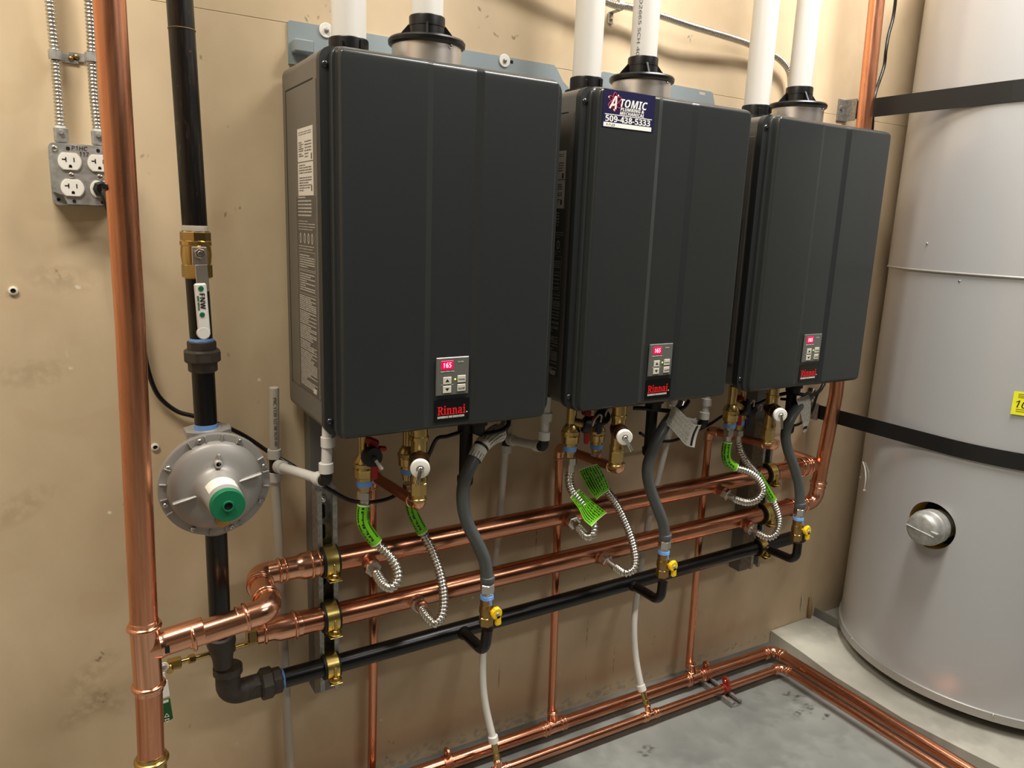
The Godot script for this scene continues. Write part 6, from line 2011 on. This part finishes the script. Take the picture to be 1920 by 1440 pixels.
func tank() -> void:
	var t := thing("storage_tank", "large grey cylindrical storage tank on the concrete pad", "tank", Vector3(TX, 0.02, TZ))
	var hy := 0.5530
	var hr := 0.0665
	var hw := 0.10
	var b := Mb.new()
	# jacket below the seam, with a round opening
	var ys := [0.078, hy - hw, hy + hw, 1.2490]
	for k in 3:
		var rows := []
		var full: bool = k != 1
		var n := 96
		for i in 5:
			var y: float = lerpf(ys[k], ys[k + 1], i / 4.0)
			var row := PackedVector3Array()
			var s0 := hw
			var s1 := TAU * TR - hw
			if full:
				for j in n:
					row.append(on_tank(-TAU * TR * j / n, y))
			else:
				for j in n:
					row.append(on_tank(-lerpf(s0, s1, j / (n - 1.0)), y))
			rows.append(row)
		# rows go up; around must run so that (along x up) points outward
		b.surf(rows if true else rows, full)
	var ring_rows := []
	for i in 6:
		var row := PackedVector3Array()
		for j in 48:
			var a := TAU * j / 48.0
			var q := Vector2(cos(a), sin(a))
			var sq := q / maxf(absf(q.x), absf(q.y)) * hw
			var m := (q * hr).lerp(sq, i / 5.0)
			row.append(on_tank(m.x, hy + m.y))
		ring_rows.append(row)
	b.surf(ring_rows)
	var rp := [Vector2(0, TR + 0.0005), Vector2(0.0, TR + 0.0035), Vector2(0.9, TR + 0.0035), Vector2(0.93, TR - 0.02), Vector2(0.98, TR - 0.2), Vector2(1.0, 0.0)]
	obj("jacket", flip_in(b), M.tank, t)
	b = Mb.new()
	b.lathe(Vector3(TX, 1.2455, TZ), Vector3.UP, rp, 96)
	obj("upper_jacket", b, M.tank, t)
	b = Mb.new()
	b.ring(Vector3(TX, 1.2490, TZ), Vector3.UP, TR + 0.0028, 0.0032, 96)
	obj("seam_lip", b, M.tank_ring, t)
	b = Mb.new()
	b.lathe(Vector3(TX, 0.055, TZ), Vector3.UP, [Vector2(0, TR - 0.03), Vector2(0, TR + 0.006), Vector2(0.0235, TR + 0.006), Vector2(0.025, TR + 0.0045), Vector2(0.025, TR - 0.005)], 96)
	obj("base_ring", b, M.tank_ring, t)
	b = Mb.new()
	b.lathe(Vector3(TX, 0.0202, TZ), Vector3.UP, [Vector2(0, TR - 0.05), Vector2(0.036, TR - 0.05)], 64)
	obj("base", b, M.black_soft, t)
	# screws: along the seam and the base ring
	for a in [Vector3(1.7947, 1.2207, 0.1129), Vector3(1.6473, 1.2295, 0.4059), Vector3(1.6673, 1.3222, 0.2915), Vector3(1.6962, 0.0797, 0.2225), Vector3(1.6991, 0.075, 0.6526)]:
		b = Mb.new()
		b.ball(a, 0.0038, (a - Vector3(TX, a.y, TZ)).normalized(), 0.7, 10)
		obj("jacket_screw", b, M.chrome, t)
	# lined opening with a capped pipe
	var foam := mat(Color(0.74, 0.62, 0.32), 0.45)
	var x0 := TX - TR
	b = Mb.new()
	var rows := []
	for i in 5:
		var row := PackedVector3Array()
		for j in 48:
			var a := TAU * j / 48.0
			var p := on_tank(cos(a) * hr, hy + sin(a) * hr)
			row.append(Vector3(p.x + (x0 + 0.075 - p.x) * i / 4.0, p.y, p.z))
		rows.append(row)
	b.surf(rows)
	obj("insulation", b, foam, t)
	b = Mb.new()
	b.lathe(Vector3(x0 + 0.075, hy, TZ), R, [Vector2(0, hr), Vector2(0.002, hr)], 36)
	obj("opening_back", b, M.hole, t)
	b = Mb.new()
	var kc := Vector3(x0 - 0.076, 0.5590, 0.4490)
	b.lathe(Vector3(x0 + 0.07, hy, TZ + 0.006), kc - Vector3(x0 + 0.07, hy, TZ + 0.006), [Vector2(0, 0.040), Vector2(0.075, 0.041), Vector2(0.078, 0.048), Vector2(0.110, 0.0490), Vector2(0.112, 0.0465), Vector2(0.128, 0.0450), Vector2(0.138, 0.0415), Vector2(0.1445, 0.0330), Vector2(0.148, 0.0)], 44)
	var plug := obj("pipe_cap", b, M.zinc, t)
	b = Mb.new()
	b.box(kc + Vector3(-0.0005, -0.002, 0.0), Vector3(0.006, 0.0030, 0.080), Basis(R, 0.12), 0.001)
	b.box(kc + Vector3(0.006, 0.003, 0.036), Vector3(0.010, 0.006, 0.020), Basis(R, 0.12), 0.001)
	obj("cast_rib", b, M.zinc, plug)
	# yellow tag
	var l0 := Vector3(1.6645, 0.9663, 0.575)
	var l1 := Vector3(1.6651, 0.9066, 0.5769)
	var lab := thing("tank_label", "yellow label numbered 103 stuck on the grey tank", "label", l1)
	var sd := (l1 - Vector3(TX, l1.y, TZ))
	var n := Vector3(sd.x, 0, sd.z).normalized().rotated(Vector3.UP, 0.09)
	var along := Vector3.UP.cross(n).normalized()
	var hgt: float = l0.y - l1.y
	var lc := (l0 + l1) / 2 + along * 0.045
	b = Mb.new()
	b.box(lc, Vector3(0.090, hgt, 0.0008), Basis(along, Vector3.UP, n))
	obj("backing", b, mat(Color(0.93, 0.93, 0.16), 0.5), lab)
	lettering("label_text", "103", lc + n * 0.0006 - along * 0.0168 + D * 0.002, along, Vector3.UP, 0.043, 0.019, M.ink, lab, false, "Droid Sans", 0.2)
	b = Mb.new()
	for k in 5:
		b.box(lc + n * 0.0006 + Vector3.UP * (hgt * 0.40 - k * 0.0042 if k < 3 else -hgt * 0.26 - (k - 3) * 0.0052), Vector3(0.070, 0.0016, 0.0003), Basis(along, Vector3.UP, n))
	obj("small_print", b, mat(Color(0.45, 0.44, 0.08), 0.6), lab)
	# two black restraining bands to brackets on the wall
	for k in 2:
		var y: float = [1.6955, 0.7875][k]
		var h: float = [0.0510, 0.0440][k]
		var tt := thing("tank_strap", ["upper black steel band holding the grey tank to the wall", "lower black steel band holding the grey tank to the wall"][k], "strap", Vector3(TX - TR - 0.002, y - h / 2, 0.2), "black bands round the tank")
		b = Mb.new()
		var out := PackedVector2Array([Vector2(TX - TR - 0.0080, 0.012)])
		var inn := PackedVector2Array([Vector2(TX - TR - 0.0042, 0.012)])
		for j in 49:
			var a := PI - PI * j / 48.0
			out.append(Vector2(TX + cos(a) * (TR + 0.0080), TZ + sin(a) * (TR + 0.0080)))
			inn.append(Vector2(TX + cos(a) * (TR + 0.0042), TZ + sin(a) * (TR + 0.0042)))
		out.append(Vector2(TX + TR + 0.0080, 0.012))
		inn.append(Vector2(TX + TR + 0.0042, 0.012))
		inn.reverse()
		out.append_array(inn)
		b.prism(out, Transform3D(Basis(R, F, D), Vector3(0, y + h / 2, 0)), h)
		obj("band", b, M.black_soft, tt)
		b = Mb.new()
		var xb := TX - TR - 0.008
		b.box(Vector3(xb - 0.012, y, 0.0025), Vector3(0.046, h + 0.010, 0.004), Basis(), 0.001)
		b.box(Vector3(xb - 0.004, y, 0.022), Vector3(0.004, h + 0.010, 0.040), Basis(), 0.001)
		var wb := obj("wall_bracket", b, M.galv, tt)
		b = Mb.new()
		b.hex(Vector3(xb - 0.022, y + 0.006, 0.004), Vector3(xb - 0.022, y + 0.006, 0.009), 0.0065)
		obj("bracket_screw", b, M.chrome, wb)
	# thin white wire bow on the side of the jacket
	t = thing("wire_bow", "thin white wire bow on the side of the grey tank", "wire", Vector3(1.7393, 0.5526, 0.1657))
	b = Mb.new()
	b.tube(cr([Vector3(1.7782, 0.6283, 0.1239), Vector3(1.7464, 0.6172, 0.1549), Vector3(1.7346, 0.588, 0.1691), Vector3(1.7393, 0.5526, 0.1657)], 6), 0.0020, 8)
	obj("wire", b, M.white, t)
	b = Mb.new()
	b.ball(Vector3(1.7393, 0.5526, 0.1657), 0.004, R, 0.8, 10)
	b.ball(Vector3(1.7952, 0.5697, 0.1115), 0.003, R, 0.8, 10)
	obj("rivet", b, M.white, t)
	# galvanised angle on the pad behind the tank
	b = Mb.new()
	b.box(Vector3(1.806, 0.0365, 0.068), Vector3(0.003, 0.033, 0.130), Basis(), 0.0008)
	b.box(Vector3(1.822, 0.0215, 0.068), Vector3(0.034, 0.003, 0.130), Basis(), 0.0008)
	tag(obj("angle_bracket", b, M.strut), "galvanised angle bracket on the pad between wall and tank", "bracket")

# Turns every triangle and normal that looks towards the tank's axis.
func flip_in(b: Mb) -> Mb:
	for k in range(0, b.I.size(), 3):
		var p := b.V[b.I[k]]
		var n := (b.V[b.I[k + 2]] - p).cross(b.V[b.I[k + 1]] - p)
		if n.dot(Vector3(p.x - TX, 0, p.z - TZ)) < 0:
			var s := b.I[k + 1]
			b.I[k + 1] = b.I[k + 2]
			b.I[k + 2] = s
	for k in b.V.size():
		if b.N[k].dot(Vector3(b.V[k].x - TX, 0, b.V[k].z - TZ)) < 0:
			b.N[k] = -b.N[k]
	return b
